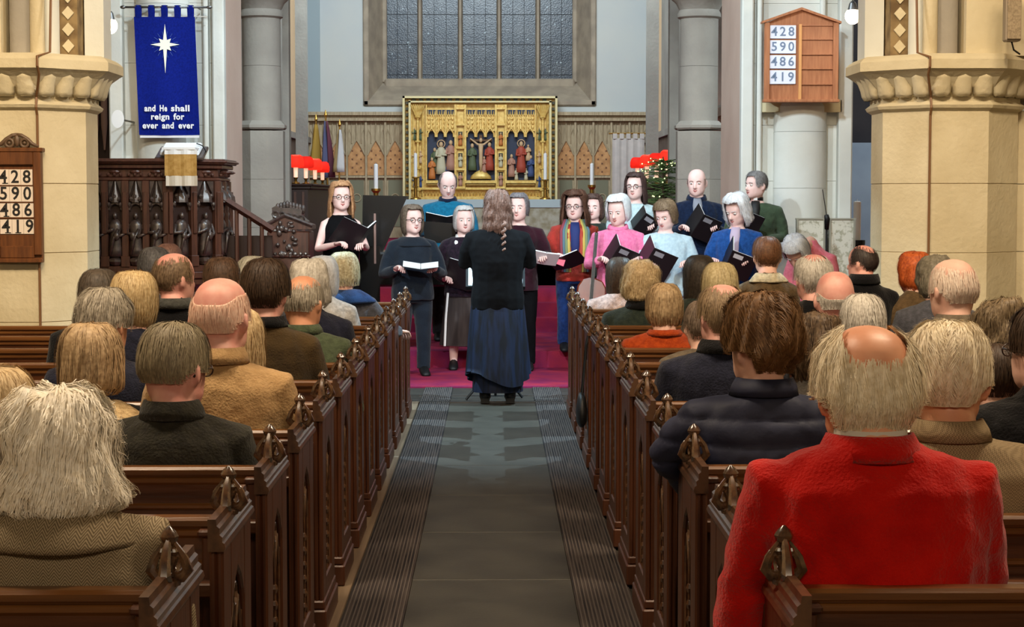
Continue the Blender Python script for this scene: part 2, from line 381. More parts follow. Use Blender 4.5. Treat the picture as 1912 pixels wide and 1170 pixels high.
b.build('outer_frame', M_CREAM, rer)
M_STUD = mat('dark stud', (70, 66, 46), .6)
b = MB()
z = 190
while z < 368: 
    for x in (758.5, 1030.5): rb(b, x, x+4.5, z+5, z, -.1, .02)
    z += 11
x = 770
while x < 1024: rb(b, x, x+7, 188.5, 185, -.1, .02); x += 13.5
b.build('stud', M_STUD, rer)['kind'] = 'stuff'
def fig(mb_parent, px, pyb, h, m1, m2=None, name='figure', halo=False, y=-.08, arms=False):
    x = RX(px)-ro.x; zb = RZ(pyb)-ro.z; H = h/(F/ry)
    b = MB(); b.m = 0
    b.lathe([(H*.17, 0), (H*.16, H*.2), (H*.11, H*.55), (H*.14, H*.72), (H*.1, H*.8), (H*.04, H*.84)], (x, y, zb), 8, sy=.7)
    b.tube([(x-H*.12, y, zb+H*.74), (x-H*.15, y-.02, zb+H*.55), (x-.01, y-.05, zb+H*.55)], H*.045, 5)
    b.tube([(x+H*.12, y, zb+H*.74), (x+H*.15, y-.02, zb+H*.58), (x+.01, y-.05, zb+H*.6)], H*.045, 5)
    b.m = 1; b.ell((x, y, zb+H*.91), (H*.065, H*.07, H*.09), seg=8, nr=6)
    if halo: b.torus((x, y+.03, zb+H*.93), H*.12, H*.02, 'Y', 10, 4)
    b.build(name, [m1, M_FIGS[4]], mb_parent, smooth=True)
# three scene niches
for n, (a, c) in enumerate(((798, 849), (871, 924), (946, 998))):
    t0 = 244
    b = MB(); rb(b, a, c, 336, 205, -.005, .015); nb = b.build('scene_ground', M_DKBLUE, rer)
    b = MB(); m_ = (a+c)/2; w3 = (c-a)/3
    rb(b, a, c, 245, 214, -.08, -.005)          # canopy screen
    for k in range(3):
        cx = a+w3*(k+.5); x = RX(cx)-ro.x; hw = w3/2/(F/ry)*.86; zs = RZ(254)-ro.z
        b.tube([(x-hw, -.12, zs-.02), (x-hw*.9, -.12, zs+.05), (x-hw*.4, -.12, zs+.1), (x, -.12, zs+.14), (x+hw*.4, -.12, zs+.1), (x+hw*.9, -.12, zs+.05), (x+hw, -.12, zs-.02)], .016, 6)
        b.tube([(x, -.12, zs+.12), (x, -.11, zs+.36)], [.02, .006], 6); b.ell((x, -.11, zs+.3), (.02, .02, .02), seg=6, nr=4)
        for q in range(4):
            xx = RX(a+w3*(k+q/4+.12))-ro.x; b.tube([(xx, -.1, RZ(216)-ro.z), (xx, -.1, RZ(205+3*(q % 2))-ro.z)], [.014, .004], 5)
    for k in range(1, 3):
        x = RX(a+w3*k)-ro.x; b.tube([(x, -.13, RZ(256)-ro.z), (x, -.12, RZ(206)-ro.z)], [.016, .008], 6)
    for r in range(3):
        for k in range(7): b.ell((RX(a+3.5+(c-a-7)*k/6)-ro.x, -.09, RZ(238-r*8)-ro.z), (.022, .02, .03), seg=6, nr=4)
    b.build('canopy', M_GOLD, rer, smooth=30)
    b = MB(); rb(b, a-2, a, 340, 196, -.15, .02); rb(b, c, c+2, 340, 196, -.15, .02); rb(b, a-2, c+2, 342, 337, -.18, .02); rb(b, a, c, 346, 343, -.12, .02); b.build('niche_frame', M_GOLD, rer)
fig(rer, 824, 325, 60, M_FIGS[5], halo=True); fig(rer, 807, 334, 40, M_FIGS[6]); fig(rer, 842, 318, 56, M_FIGS[2]); fig(rer, 812, 320, 44, M_FIGS[3], y=-.03); fig(rer, 836, 335, 30, M_FIGS[1])
fig(rer, 882, 318, 50, M_FIGS[3]); fig(rer, 914, 318, 52, M_FIGS[0]); fig(rer, 904, 322, 30, M_FIGS[2])
b = MB(); x = RX(898)-ro.x; zc = RZ(262)-ro.z     # cross with its figure
b.b2(x-.025, x+.025, -.07, -.04, RZ(320)-ro.z, RZ(252)-ro.z); b.b2(x-.2, x+.2, -.07, -.04, zc-.02, zc+.02)
b.build('cross', mat('cross wood', (96, 64, 36), .6), rer)
b = MB(); b.tube([(x-.19, -.1, zc+.03), (x-.06, -.11, zc-.07), (x, -.11, zc-.09), (x+.06, -.11, zc-.07), (x+.19, -.1, zc+.03)], [.012, .02, .03, .02, .012], 6)
b.tube([(x, -.11, zc-.06), (x, -.11, zc-.25), (x, -.12, zc-.4), (x, -.1, zc-.56)], [.045, .035, .035, .015], 8); b.ell((x, -.12, zc+.0), (.03, .03, .04)); b.build('figure', M_FIGS[4], rer, smooth=True)
b = MB(); b.lathe([(.2, 0), (.17, .06), (.1, .12), (.02, .16)], (x, -.08, RZ(334)-ro.z), 10, sy=.4); b.build('mound', M_GOLD, rer, smooth=True)
fig(rer, 973, 322, 58, M_FIGS[0], halo=True); fig(rer, 955, 330, 42, M_FIGS[2]); fig(rer, 991, 330, 40, M_FIGS[1]); fig(rer, 964, 336, 22, M_FIGS[5]); fig(rer, 982, 336, 22, M_FIGS[5]); fig(rer, 986, 300, 30, M_FIGS[4])
# pillars with statuettes and fan buttresses
for px, w_ in ((860, 8), (935, 8)):
    b = MB(); rb(b, px-w_, px+w_, 350, 196, -.1, .02)
    for d in (-w_, w_): b.tube([(RX(px+d)-ro.x, -.14, RZ(352)-ro.z), (RX(px+d)-ro.x, -.14, RZ(196)-ro.z)], .016, 6)
    for q in (352, 318, 278, 235, 205): rb(b, px-w_, px+w_, q, q-4, -.17, .02)
    b.build('pillar', M_GOLD, rer)
    for q, m_ in ((347, 2), (312, 5), (272, 6)):
        b = MB(); rb(b, px-4, px+4, q, q-26, -.105, -.1); b.build('niche', M_STUD, rer)
        fig(rer, px, q, 24, M_FIGS[m_], name='statuette', y=-.13)
for px in (781, 1013):
    b = MB(); rb(b, px-13, px+11, 366, 196, -.04, .02)
    x = RX(px)-ro.x
    b.tube([(x, -.12, RZ(368)-ro.z), (x, -.12, RZ(225)-ro.z)], .025, 6)
    for q in range(7):
        a = (q-3)/3; b.tube([(x, -.12, RZ(224)-ro.z), (x+a*.05, -.14, RZ(214)-ro.z), (x+a*.12, -.16, RZ(196)-ro.z)], [.012, .014, .012], 5)
    for q in (358, 318, 268, 222): b.lathe([(.02, 0), (.06, .02), (.06, .04), (.02, .06)], (x, -.1, RZ(q)-ro.z), 8)
    for d in (-9, 8): b.tube([(RX(px+d)-ro.x, -.08, RZ(366)-ro.z), (RX(px+d)-ro.x, -.08, RZ(200)-ro.z)], .014, 5)
    b.build('buttress', M_GOLD, rer, smooth=30)
    for q in (350, 305, 262):
        for d in (-7, 5): fig(rer, px+d, q, 24, M_FIGS[(q+d) % 6], name='statuette', y=-.07)
b = MB(); x = 770
while x < 1026:
    xx = RX(x)-ro.x; zb = RZ(369)-ro.z
    b.tube([(xx-.025, -.1, zb), (xx-.02, -.1, zb+.06), (xx, -.1, zb+.1), (xx+.02, -.1, zb+.06), (xx+.025, -.1, zb)], .007, 4); x += 6
rb(b, 768, 1026, 354, 350, -.13, .02); rb(b, 768, 1026, 372, 367, -.15, .02)
b.build('predella', M_GOLD, rer)
# altar with cloth
ax0, ax1, az = P(752, 372, 32.6).x, P(1062, 372, 32.6).x, P(921, 372, 32.6).z
alt = empty('altar', ((ax0+ax1)/2, 32.8, .92), 0, 'altar under a pale blue-grey cloth below the gilded altarpiece', 'altar')
hw = (ax1-ax0)/2
b = MB(); b.b2(-hw, hw, -.35, .45, 0, az-.95); b.build('table', M_DADO, alt)
b = MB(); b.b2(-hw-.02, hw+.02, -.37, .45, az-.95, az-.92); b.b2(-hw-.02, hw+.02, -.385, -.365, az-.92-.14, az-.92); b.build('cloth', mat('altar cloth', (176, 190, 192), .9, .1), alt)
M_FRONTAL = mat('patterned frontal', (176, 172, 156), .8, .1, col2=(146, 138, 112), nscale=9, contrast=(.35, .65))
b = MB(); b.b2(-hw, hw, -.37, -.35, .05, az-1.06); b.build('frontal', M_FRONTAL, alt)
# ================================================================ PIERS
def octo(a, rot=pi/8):
    r = a/cos(pi/8); return [(r*cos(rot+q*pi/4), r*sin(rot+q*pi/4)) for q in range(8)]
def oring(c, a, z): return [(c[0]+x, c[1]+y, z) for x, y in octo(a)]
M_JOINT = mat('mortar', (186, 168, 136), .9)
M_CABLE = mat('brown conduit', (120, 84, 52), .5)
def nave_pier(side, cx, cy, label, seed):
    "octagonal nave pier of stone drums with bell capital, abacus and arch springers"
    rng = random.Random(seed)
    t = empty('stone_pier', (cx, cy, 0), 0, label, 'pier')
    zs = [0, .42, .95, 1.37 + .0, 2.16]
    zs = [0.0, .35, .82, 1.28, 1.74, 2.24]
    b = MB(); b.rings([oring((0, 0), .452, z) for z in (0, 2.3)]); b.build('core', M_JOINT, t)
    for i in range(len(zs)-1):
        z0, z1 = zs[i]+.002, zs[i+1]-.002
        if i == 0: prof = [(.56, z0), (.56, z1-.08), (.48, z1)]
        else: e = rng.uniform(-.003, .003); prof = [(.4565, z0), (.458+e, z0+.002), (.458+e, z1-.002), (.4565, z1)]
        b = MB(); b.rings([oring((0, 0), a, z) for a, z in prof]); b.build('stone', M_STONE, t)
        # engaged half shaft towards the outer side
        b = MB(); ox = side*.62
        b.rings([[(ox+.30*cos(q*pi/6), .16+.30*sin(q*pi/6), z) for q in range(12)] for z in (z0, z1)]); b.build('stone', M_STONE, t, smooth=40)
    zc = 2.24
    b = MB(); prof = [(.46, zc-.02), (.49, zc), (.50, zc+.02), (.47, zc+.045), (.47, zc+.07), (.50, zc+.13), (.56, zc+.2), (.60, zc+.23)]
    b.rings([oring((0, 0), a, z) for a, z in prof]); b.build('capital', M_STONE, t)
    b = MB(); b.rings([oring((0, 0), a, z) for a, z in [(.59, zc+.225), (.63, zc+.25), (.63, zc+.31), (.61, zc+.33), (.58, zc+.35)]])
    b.rings([oring((side*.75, .22), a, z) for a, z in [(.50, zc+.07), (.57, zc+.2), (.60, zc+.25), (.60, zc+.31), (.55, zc+.35)]])
    b.build('abacus', M_STONE, t)
    # scalloped leaf carving under the abacus
    pts = octo(.5)
    for e in range(8):
        p0, p1 = V((*pts[e], 0)), V((*pts[(e+1) % 8], 0)); mid = (p0+p1)/2
        if mid.y > .3: continue
        for k in range(3):
            c = p0.lerp(p1, (k+.5)/3); n = mid.normalized(); tn = (p1-p0).normalized(); hw = (p1-p0).length/6
            rs = []
            for (o_, z, w_) in ((-.03, .072, .6), (.022, .078, .9), (.04, .10, 1.0), (.05, .14, 1.02), (.07, .19, 1.05), (.085, .228, 1.08)):
                rs.append([tuple(c+n*(o_*cc)+tn*(hw*w_*ss)+V((0, 0, zc+z))) for cc, ss in ((1, 0), (.8, .6), (0, 1), (-.6, .6), (-.8, 0), (-.6, -.6), (0, -1), (.8, -.6))])
            b = MB(); b.rings(rs); b.build('carved_leaf', M_STONE, t, smooth=True)
    # arch springing : mass and mouldings
    b = MB(); s = side
    b.rings([[(s*.02, -.50, z), (s*.95, -.50, z), (s*.95, .5, z), (s*.02, .5, z)] for z in (zc+.34, 4.2)]); b.build('arch_mass', M_STONE, t)
    for (x, r, y, m_) in ((-.08, .085, -.34, M_GREY), (-.24, .07, -.26, M_PALE), (-.2, .05, -.42, M_STONE), (-.36, .05, -.16, M_STONE)):
        b = MB(); b.rings([[(s*x+r*cos(q*pi/5), y+r*sin(q*pi/5), z) for q in range(10)] for z in (zc+.34, 4.2)]); b.build('moulding', m_, t, smooth=40)
    b = MB(); b.b2(min(-s*.42, -s*.30), max(-s*.42, -s*.30), -.22, .2, zc+.34, 4.2); dp = b.build('diaper_strip', mat('diaper strip', (150, 128, 92), .8, .2, col2=(104, 84, 60), nscale=9), t)
    for k in range(9):
        b = MB(); b.prism([(.04*cos(q*pi/2), .045*sin(q*pi/2)) for q in range(4)], .015, MX.Translation((-s*.36, -.22, zc+.42+k*.11)) @ MX.Rotation(pi/2, 4, 'X')); b.build('lozenge', M_STONE, dp)
    b = MB(); b.b2(min(-s*.56, -s*.43), max(-s*.56, -s*.43), -.05, .2, zc+.34, 4.2); b.build('pale_strip', M_PALE, t)
    # conduit
    a = .46; cx_ = -s*a*.44
    b = MB(); b.tube([(cx_, -a-.012, 0), (cx_, -a-.012, zc-.05), (cx_, -a-.04, zc), (cx_, -a-.02, zc+.07), (-s*.25, -.60, zc+.21), (-s*.25, -.65, zc+.26), (-s*.25, -.65, zc+.32), (-s*.3, -.5, zc+.36), (-s*.3, -.3, 4.2)], .009, 6); b.build('cable', M_CABLE, t)
    return t
PR = nave_pier(1, (1760-921)/ (F/12.9), 12.9, 'massive octagonal stone pier at the right edge with a scalloped capital', 3)
lx = P(185, 368, 12.7).x - .545
PL = nave_pier(-1, lx, 12.9, 'massive octagonal stone pier at the left edge carrying a hymn board', 5)

# chancel arch piers (limewashed) with shafts, built of courses
def courses(t, mk, z0, z1, h, m, rng, **k):
    z = z0
    while z < z1-.05:
        zz = min(z+h*rng.uniform(.9, 1.1), z1); b = MB(); mk(b, z+.0015, zz-.0015); b.build('stone', m, t, **k); z = zz
def arch_pier(side, x0, x1, y0, y1, label):
    rng = random.Random(7); t = empty('chancel_arch_pier', ((x0+x1)/2, (y0+y1)/2, 0), 0, label, 'pier'); o = t.location
    inner = x1 if side < 0 else x0
    q = .16*(-side)
    def body(b, a, c): b.b2(x0-o.x, x1-o.x, y0+.12-o.y, y1-o.y, a, c)
    courses(t, body, 0, 4.6, .62, M_PALE, rng)
    # stepped vertical mouldings on the nave face
    for (fx, w_, d) in ((.02, .14, .0), (.24, .05, .04), (.86, .05, .02), (.98, .12, .0)):
        xx = x0+(x1-x0)*fx if side < 0 else x1-(x1-x0)*fx
        b = MB(); b.b2(xx-w_/2-o.x, xx+w_/2-o.x, y0-.02+d-o.y, y0+.14-o.y, 0, 4.6); b.build('pilaster_strip', M_PALE, t, bevel=.015)
    b = MB(); b.b2(inner-(.012 if side > 0 else 0)-o.x, inner+(.012 if side < 0 else 0)-o.x, y0+.1-o.y, y1-o.y, 0, 4.6); b.build('reveal', M_PINK, t)
    # big round respond shaft
    cx = x0+(x1-x0)*.45 if side < 0 else (1498-921)/(F/18.9)
    def shaft(b, a, c): b.rings([[(cx-o.x+.27*cos(k*pi/12), y0+.1-o.y+.22*sin(k*pi/12), z) for k in range(24)] for z in (a, c)])
    top = 4.6 if side < 0 else P(921, 196, 18.8).z
    courses(t, shaft, 0, top, .62, M_PALE, rng, smooth=50)
    if side > 0:
        b = MB(); b.lathe([(.27, 0), (.25, .04), (.10, .1)], (cx-o.x, y0+.1-o.y, top), 24, sy=.8); b.build('shaft_head', M_PALE, t, smooth=True)
        b = MB(); b.b2(cx-.40-o.x, cx+.40-o.x, y0-.02-o.y, y0+.13-o.y, top-.06, top+.06); b.build('corbel', mat('warm corbel stone', (214, 200, 160), .8), t)
    return t
apL = arch_pier(-1, P(215, 368, 19).x, P(414, 368, 19).x, 19, 20.5, 'white limewashed chancel arch pier behind the blue banner')
apR = arch_pier(1, P(1390, 368, 19).x, P(1581, 368, 19).x, 19, 20.9, 'white limewashed chancel arch pier behind the light oak hymn board')
def grey_column(cx, cy, r, label):
    rng = random.Random(2); t = empty('chancel_column', (cx, cy, 0), 0, label, 'column')
    def sh(b, a, c): b.rings([oring((0, 0), r, z) for z in (a, c)])
    courses(t, sh, 0, 2.42, .6, M_GREY, rng)
    b = MB(); b.rings([oring((0, 0), a, z) for a, z in ((r, 2.42), (r+.02, 2.44), (r+.02, 2.47), (r-.03, 2.52))]); b.build('offset_course', M_GREY, t)
    def sh2(b, a, c): b.rings([[((r-.03)*cos(k*pi/10), (r-.03)*sin(k*pi/10), z) for k in range(20)] for z in (a, c)])
    courses(t, sh2, 2.5, 3.72, .6, M_GREY, rng, smooth=40)
    b = MB(); b.lathe([(r-.03, 3.68), (r+.0, 3.7), (r+.0, 3.74), (r-.02, 3.78), (r+.02, 3.86), (r+.12, 3.95), (r+.12, 4.1)], seg=20); b.build('capital', M_GREY, t, smooth=30)
    b = MB(); b.b2(-r, r, -r, r, 4.1, 5); b.build('springer', M_GREY, t)
    return t
cyl = 21.6
grey_column((P(452, 368, cyl).x+P(529, 368, cyl).x)/2, cyl, .25, 'grey stone column left of the chancel, beside the pinkish reveal')
grey_column((P(1265, 368, cyl).x+P(1342, 368, cyl).x)/2, cyl, .25, 'grey stone column right of the chancel, behind the bald singer')
b = MB()
for a, c, y in ((529, 541, 22.5), (553, 574, 28)): b.b2(P(a, 368, y).x, P(c, 368, y).x, y, y+.2, 0, 5)
struct('trim_7', b, M_GREY)
b = MB(); b.b2(P(1207, 368, 28).x, P(1229, 368, 28).x, 28, 28.2, 0, 5); b.b2(P(1249, 368, 23).x, P(1266, 368, 23).x, 23, 23.2, 0, 5); struct('trim_8', b, M_GREY)

# ================================================================ AISLE
M_RUN = mat('ribbed dark runner', (66, 58, 56), .85, .15, col2=(40, 36, 38), nscale=9, stretch=(6, .25, 1), kind='noise', contrast=(.4, .6))
M_RIB = mat('runner rib', (84, 76, 72), .85, .15)
for s, x0, x1, lab in ((-1, -.592, -.352, 'left'), (1, .334, .57, 'right')):
    t = empty('aisle_runner', ((x0+x1)/2, 6, 0), 0, f'dark ribbed carpet strip along the {lab} side of the aisle', 'carpet'); hw = (x1-x0)/2
    b = MB(); b.b2(-hw, hw, -9, 10.15, 0, .008); b.build('pile', M_RUN, t)
    b = MB(); n = 15
    for k in range(n):
        x = -hw+.01+(2*hw-.02)*k/(n-1); b.b2(x-.003, x+.003, -9, 10.15, .007, .012)
    b.build('rib', M_RIB, t)['kind'] = 'stuff'
M_SLAB = mat('aisle stone slab', (52, 48, 41), .5, .35, col2=(64, 60, 52), nscale=3, bump=.08, bscale=60)
random.seed(3)
y = -1.2; sl = empty('aisle_paving', (0, 7, 0), 0, 'row of smooth grey slabs along the middle of the aisle', 'paving'); me = None
while y < 14.9:
    L_ = 1.15
    if me is None:
        b = MB(); b.b2(-.352, .334, 0, L_-.008, -.004, .005); o = b.build('slab', M_SLAB, sl, bevel=.003); me = o
    else: o = me.copy(); COL.objects.link(o); o.parent = sl
    o.location = (0, y-7, 0); y += L_
b = MB(); b.b2(-.62, .6, 14.98, 15.02, 0, .012); b.b2(-.62, .6, 15.5, 15.53, 0, .01)  # thin raised strips along two lines across the aisle
tag(b.build('floor_strip', M_METAL), 'thin dark metal strips across the aisle at the conductor\'s heels', 'floor strip')
b = MB(); b.b2(-6, 6, 16.18, 18.0, 0, .012); tag(b.build('front_carpet', M_REDCARPET), 'crimson and purple carpet between the aisle and the singers', 'carpet')
# raised timber platforms below the pews
M_PLANK = mat('pew platform plank', (128, 108, 86), .55, .3, col2=(104, 84, 66), nscale=3, stretch=(10, .4, 10))
for s in (-1, 1):
    t = empty('pew_platform', (s*2.5, 8, 0), 0, f'boarded floor under the {"left" if s < 0 else "right"} block of pews', 'platform')
    b = MB(); x = .60
    while x < .84:
        b = MB(); b.b2(min(s*x, s*(x+.056))-s*2.5, max(s*x, s*(x+.056))-s*2.5, -6, 7.0, 0, .0135); b.build('plank', M_PLANK, t); x += .06
    b = MB(); b.b2(min(s*.84, s*5)-s*2.5, max(s*.84, s*5)-s*2.5, -6, 3.6, 0, .013); b.build('boarding', M_PLANK, t)

# ================================================================ PEWS
D1, SP, NR = 3.743, .8585, 13
def ROW(k): return D1+SP*(k-1)
XL, XR = -.640, .572
def pew_end_meshes(s):
    "s = +1: bench runs to +X from the end (right side block); aisle face looks to -X"
    def fx(b):
        if s < 0: b.v = [(-x, y, z) for x, y, z in b.v]
        return b
    out = {}
    # end panel: slab .075 thick with chamfered pointed-arch recess on the aisle side
    y0, y1, ztop = -.20, .30, .83
    b = MB(); b.b2(.016, .034, y0, y1, .12, ztop)                # core
    b.b2(.0, .018, y0, y0+.13, .12, ztop); b.b2(.0, .018, y1-.13, y1, .12, ztop); b.b2(0, .018, y0+.12, y1-.12, .12, .2)
    arch = [(y0+.13, ztop), (y0+.13, .60), (y0+.15, .655), (y0+.19, .70), (y0+.25, .735), (y1-.19, .70), (y1-.15, .655), (y1-.13, .60), (y1-.13, ztop)]
    T = MX(((0, 0, 1, 0), (1, 0, 0, 0), (0, 1, 0, 0), (0, 0, 0, 1)))
    b.prism(arch, .018, T)
    out['end_panel'] = (fx(b), M_WOODZ, .006)
    b = MB()   # inner tracery beading
    for (a, c) in ((y0+.15, .03), (y1-.15, .03)): b.tube([(.012, a, .2), (.012, a, .6)], .007, 5)
    b.tube([(.012, .05, .2), (.012, .05, .58)], .007, 5)
    for (a, c) in ((y0+.15, .05), (.05, y1-.15)):
        m_ = (a+c)/2; b.tube([(.012, a, .55), (.012, a+.02, .60), (.012, m_, .65), (.012, c-.02, .60), (.012, c, .55)], .007, 5)
    b.torus((.012, .05, .665), .03, .006, 'X', 10, 4)
    for k in range(6): b.ell((.012, .05, .24+.05*k), (.012, .014, .018), seg=6, nr=4)
    out['tracery'] = (fx(b), M_CARVE, 0)
    b = MB(); b.b2(-.012, .045, y0-.015, y1+.015, 0, .09); b.b2(-.004, .04, y0-.005, y1+.005, .09, .125); out['plinth'] = (fx(b), M_WOODZ, .006)
    # sloped stepped cap (cornice)
    b = MB(); prof = [(-.004, .825), (-.008, .834), (-.005, .845), (.0, .848), (-.001, .860), (.006, .866), (.006, .882), (.013, .888), (.015, .904), (.034, .904), (.034, .825)]
    b.add([], [])
    n = len(prof); vs = [(x, yy, z) for yy in (y0-.02, y1+.02) for x, z in prof]
    b.add(vs, [tuple(range(n)), tuple(range(n, 2*n))[::-1]]+[(i, (i+1) % n, n+(i+1) % n, n+i) for i in range(n)])
    out['cap_moulding'] = (fx(b), M_CARVE, 0)
    # poppyhead finial
    b = MB(); c = (.020, .04)
    b.lathe([(.022, .872), (.026, .884), (.014, .892), (.012, .91), (.02, .93), (.012, .945), (.009, .957), (.017, .966), (.02, .976), (.013, .988), (.003, .997)], (c[0], c[1], 0), 8)
    for ax, dx, dy in (('X', 0, 1), ('X', 0, -1)):
        b.torus((c[0], c[1]+dy*.028, .918), .021, .009, ax, 12, 6, sz=1.25)
        b.tube([(c[0], c[1]+dy*.008, .885), (c[0], c[1]+dy*.04, .888), (c[0], c[1]+dy*.058, .905), (c[0], c[1]+dy*.05, .93), (c[0], c[1]+dy*.03, .955), (c[0], c[1]+dy*.012, .972)], [.010, .012, .013, .011, .009, .005], 6)
        b.ell((c[0], c[1]+dy*.052, .905), (.01, .012, .013), seg=8, nr=5)
    for d in (-1, 1):
        b.torus((c[0]+d*.018, c[1], .915), .017, .0075, 'Y', 12, 6, sz=1.4)
        b.tube([(c[0]+d*.006, c[1], .885), (c[0]+d*.026, c[1], .888), (c[0]+d*.038, c[1], .903), (c[0]+d*.03, c[1], .928), (c[0]+d*.018, c[1], .948), (c[0]+d*.008, c[1], .965)], [.009, .011, .012, .010, .008, .005], 6)
        b.ell((c[0]+d*.034, c[1], .902), (.009, .01, .011), seg=8, nr=5)
        b.ell((c[0]+d*.012, c[1]+.012, .945), (.008, .008, .009), seg=6, nr=4); b.ell((c[0]+d*.012, c[1]-.012, .945), (.008, .008, .009), seg=6, nr=4)
    out['finial'] = (fx(b), mat('varnished finial', (98, 68, 44), .24, .7, col2=(52, 32, 22), nscale=45, coat=.7), 0)
    return out
def make_pew(s, L_):
    t = bpy.data.objects.new('pew', None); COL.objects.link(t)
    for nm, (b, m, bv) in pew_end_meshes(s).items(): b.build(nm, m, t, bevel=bv, smooth=(35 if nm in ('finial',) else False))
    def bx(b, x0, x1, y0, y1, z0, z1): b.b2(min(s*x0, s*x1), max(s*x0, s*x1), y0, y1, z0, z1)
    b = MB(); bx(b, .034, .075, -.05, .02, 0, .83); b.build('post', M_WOODZ, t, bevel=.005)
    b = MB(); bx(b, .034, .085, -.06, .02, .83, .848); b.build('post_cap', M_WOODZ, t, bevel=.005)
    b = MB(); bx(b, .034, L_, -.028, .03, .845, .875); bx(b, .034, L_, -.02, .025, .82, .847); b.build('top_rail', M_RAIL, t, bevel=.008)
    b = MB(); bx(b, .034, L_, -.012, .012, .765, .825); b.build('back_board', M_WOOD, t)
    b = MB(); bx(b, .034, L_, -.022, .012, .745, .765); b.build('moulding', M_RAIL, t, bevel=.006)
    b = MB(); bx(b, .034, L_, -.008, .012, .46, .745); b.build('back_board', M_WOOD, t)
    b = MB(); bx(b, .034, L_, -.022, .015, .15, .46); b.build('back_board', M_WOOD, t)
    b = MB(); bx(b, .034, L_, -.16, -.02, .70, .722); bx(b, .034, L_, -.165, -.155, .70, .735); b.build('book_ledge', M_WOOD, t, bevel=.004)
    b = MB(); bx(b, .034, L_, .01, .36, .43, .455); b.build('seat', M_WOOD, t, bevel=.006)
    b = MB(); bx(b, L_, L_+.04, -.1, .34, 0, .86); b.build('wall_end', M_WOODZ, t, bevel=.006)
    return t
ORD = ['nearest', 'second', 'third', 'fourth', 'fifth', 'sixth', 'seventh', 'eighth', 'ninth', 'tenth', 'eleventh', 'twelfth', 'farthest']
for s, X in ((-1, XL), (1, XR)):
    protoL = None; protoS = None
    for k in range(1, NR+1):
        long = k < 11
        key = 'L' if long else 'S'
        pr = protoL if long else protoS
        if pr is None:
            pr = make_pew(s, 3.75 if long else 1.55)
            if long: protoL = pr
            else: protoS = pr
            o = pr
        else: o = copy_tree(pr)
        o.location = (X, ROW(k), .014); o.scale = (1, 1, .972)
        sd = 'left' if s < 0 else 'right'
        lab = f'dark oak pew with carved finial {sd} of the aisle, {ORD[k-1]} from the camera' if k not in (1, 13) else f'{ORD[k-1]} dark oak pew with carved finial {sd} of the aisle'
        tag(o, lab, 'pew', f'pews {sd} of the aisle')
# ================================================================ FITTINGS
# ---- hymn board (dark, left pier)
M_BOARDW = mat('hymn board oak', (112, 66, 32), .45, .4, col2=(88, 50, 24), nscale=5, stretch=(8, 8, 1))
M_INK = mat('printed black numeral', (24, 20, 20), .7)
yb = 12.9-.50
def hb(px): return P(px, 368, yb).x
def hz(py): return P(921, py, yb).z
t = empty('hymn_board', (hb(32), yb, hz(490)), 0, 'dark wooden hymn board with carved crest on the left pier', 'hymn board'); o = t.location
x0, x1 = hb(-14)-o.x, hb(78)-o.x
b = MB(); b.b2(x0, x1, 0, .05, 0, hz(283)-o.z); b.build('board', M_BOARDW, t, bevel=.006)
b = MB(); b.b2(x0, x0+.05, -.025, 0, .05, hz(283)-o.z); b.b2(x1-.05, x1, -.025, 0, .05, hz(283)-o.z); b.b2(x0+.05, x1-.05, -.025, 0, hz(308)-o.z, hz(283)-o.z); b.b2(x0+.05, x1-.05, -.025, 0, .03, .11)
b.b2(x0-.015, x1+.015, -.03, .05, hz(284)-o.z, hz(276)-o.z); b.b2(x0, x1, -.03, 0, .0, .03); b.build('frame', M_BOARDW, t, bevel=.005)
b = MB(); zt = hz(277)-o.z; xm = (x0+x1)/2+.005
for d in (-1, 1):
    b.torus((xm+d*.05, 0, zt+.035), .026, .012, 'Y', 14, 6); b.tube([(xm+d*.14, 0, zt+.01), (xm+d*.1, -.005, zt+.03), (xm+d*.07, 0, zt+.06), (xm+d*.03, 0, zt+.085), (xm, 0, zt+.09)], [.01, .014, .014, .014, .012], 6)
    b.ell((xm+d*.05, -.005, zt+.035), (.012, .012, .012))
b.ell((xm, -.005, zt+.05), (.018, .015, .04)); b.build('carved_crest', mat('carved crest oak', (96, 74, 56), .45, .5), t, smooth=True)
for r, (num, pa, pb) in enumerate((('428', 316, 346), ('590', 347, 377), ('486', 379, 406), ('419', 409, 437))):
    za, zb = hz(pb)-o.z, hz(pa)-o.z; xe = hb((62, 62.5, 63.5, 66)[r])-o.x
    cw = .0775
    for i in range(3):
        xb = xe-cw*(3-i)
        b = MB(); b.b2(xb+.001, xb+cw-.001, -.008, -.002, za+.003, zb-.001); c = b.build('number_card', mat('cream number card', (228, 214, 202), .8, .2), t)
        text_mesh('numeral', num[i], .118, M_INK, c, (xb+cw/2, -.0085, (za+zb)/2), off=.0022, ext=.0006, xs=.92)
        if num[i] in '41':
            b = MB(); xx = xb+cw/2+(.013 if num[i] == '4' else .003); b.b2(xx-.019, xx+.019, -.0092, -.008, (za+zb)/2-.043, (za+zb)/2-.036); b.build('numeral_serif', M_INK, c)
    if r < 3: b = MB(); b.b2(x0+.05, x1-.05, -.012, 0, za-.005, za+.001); b.build('slat', M_BOARDW, t)
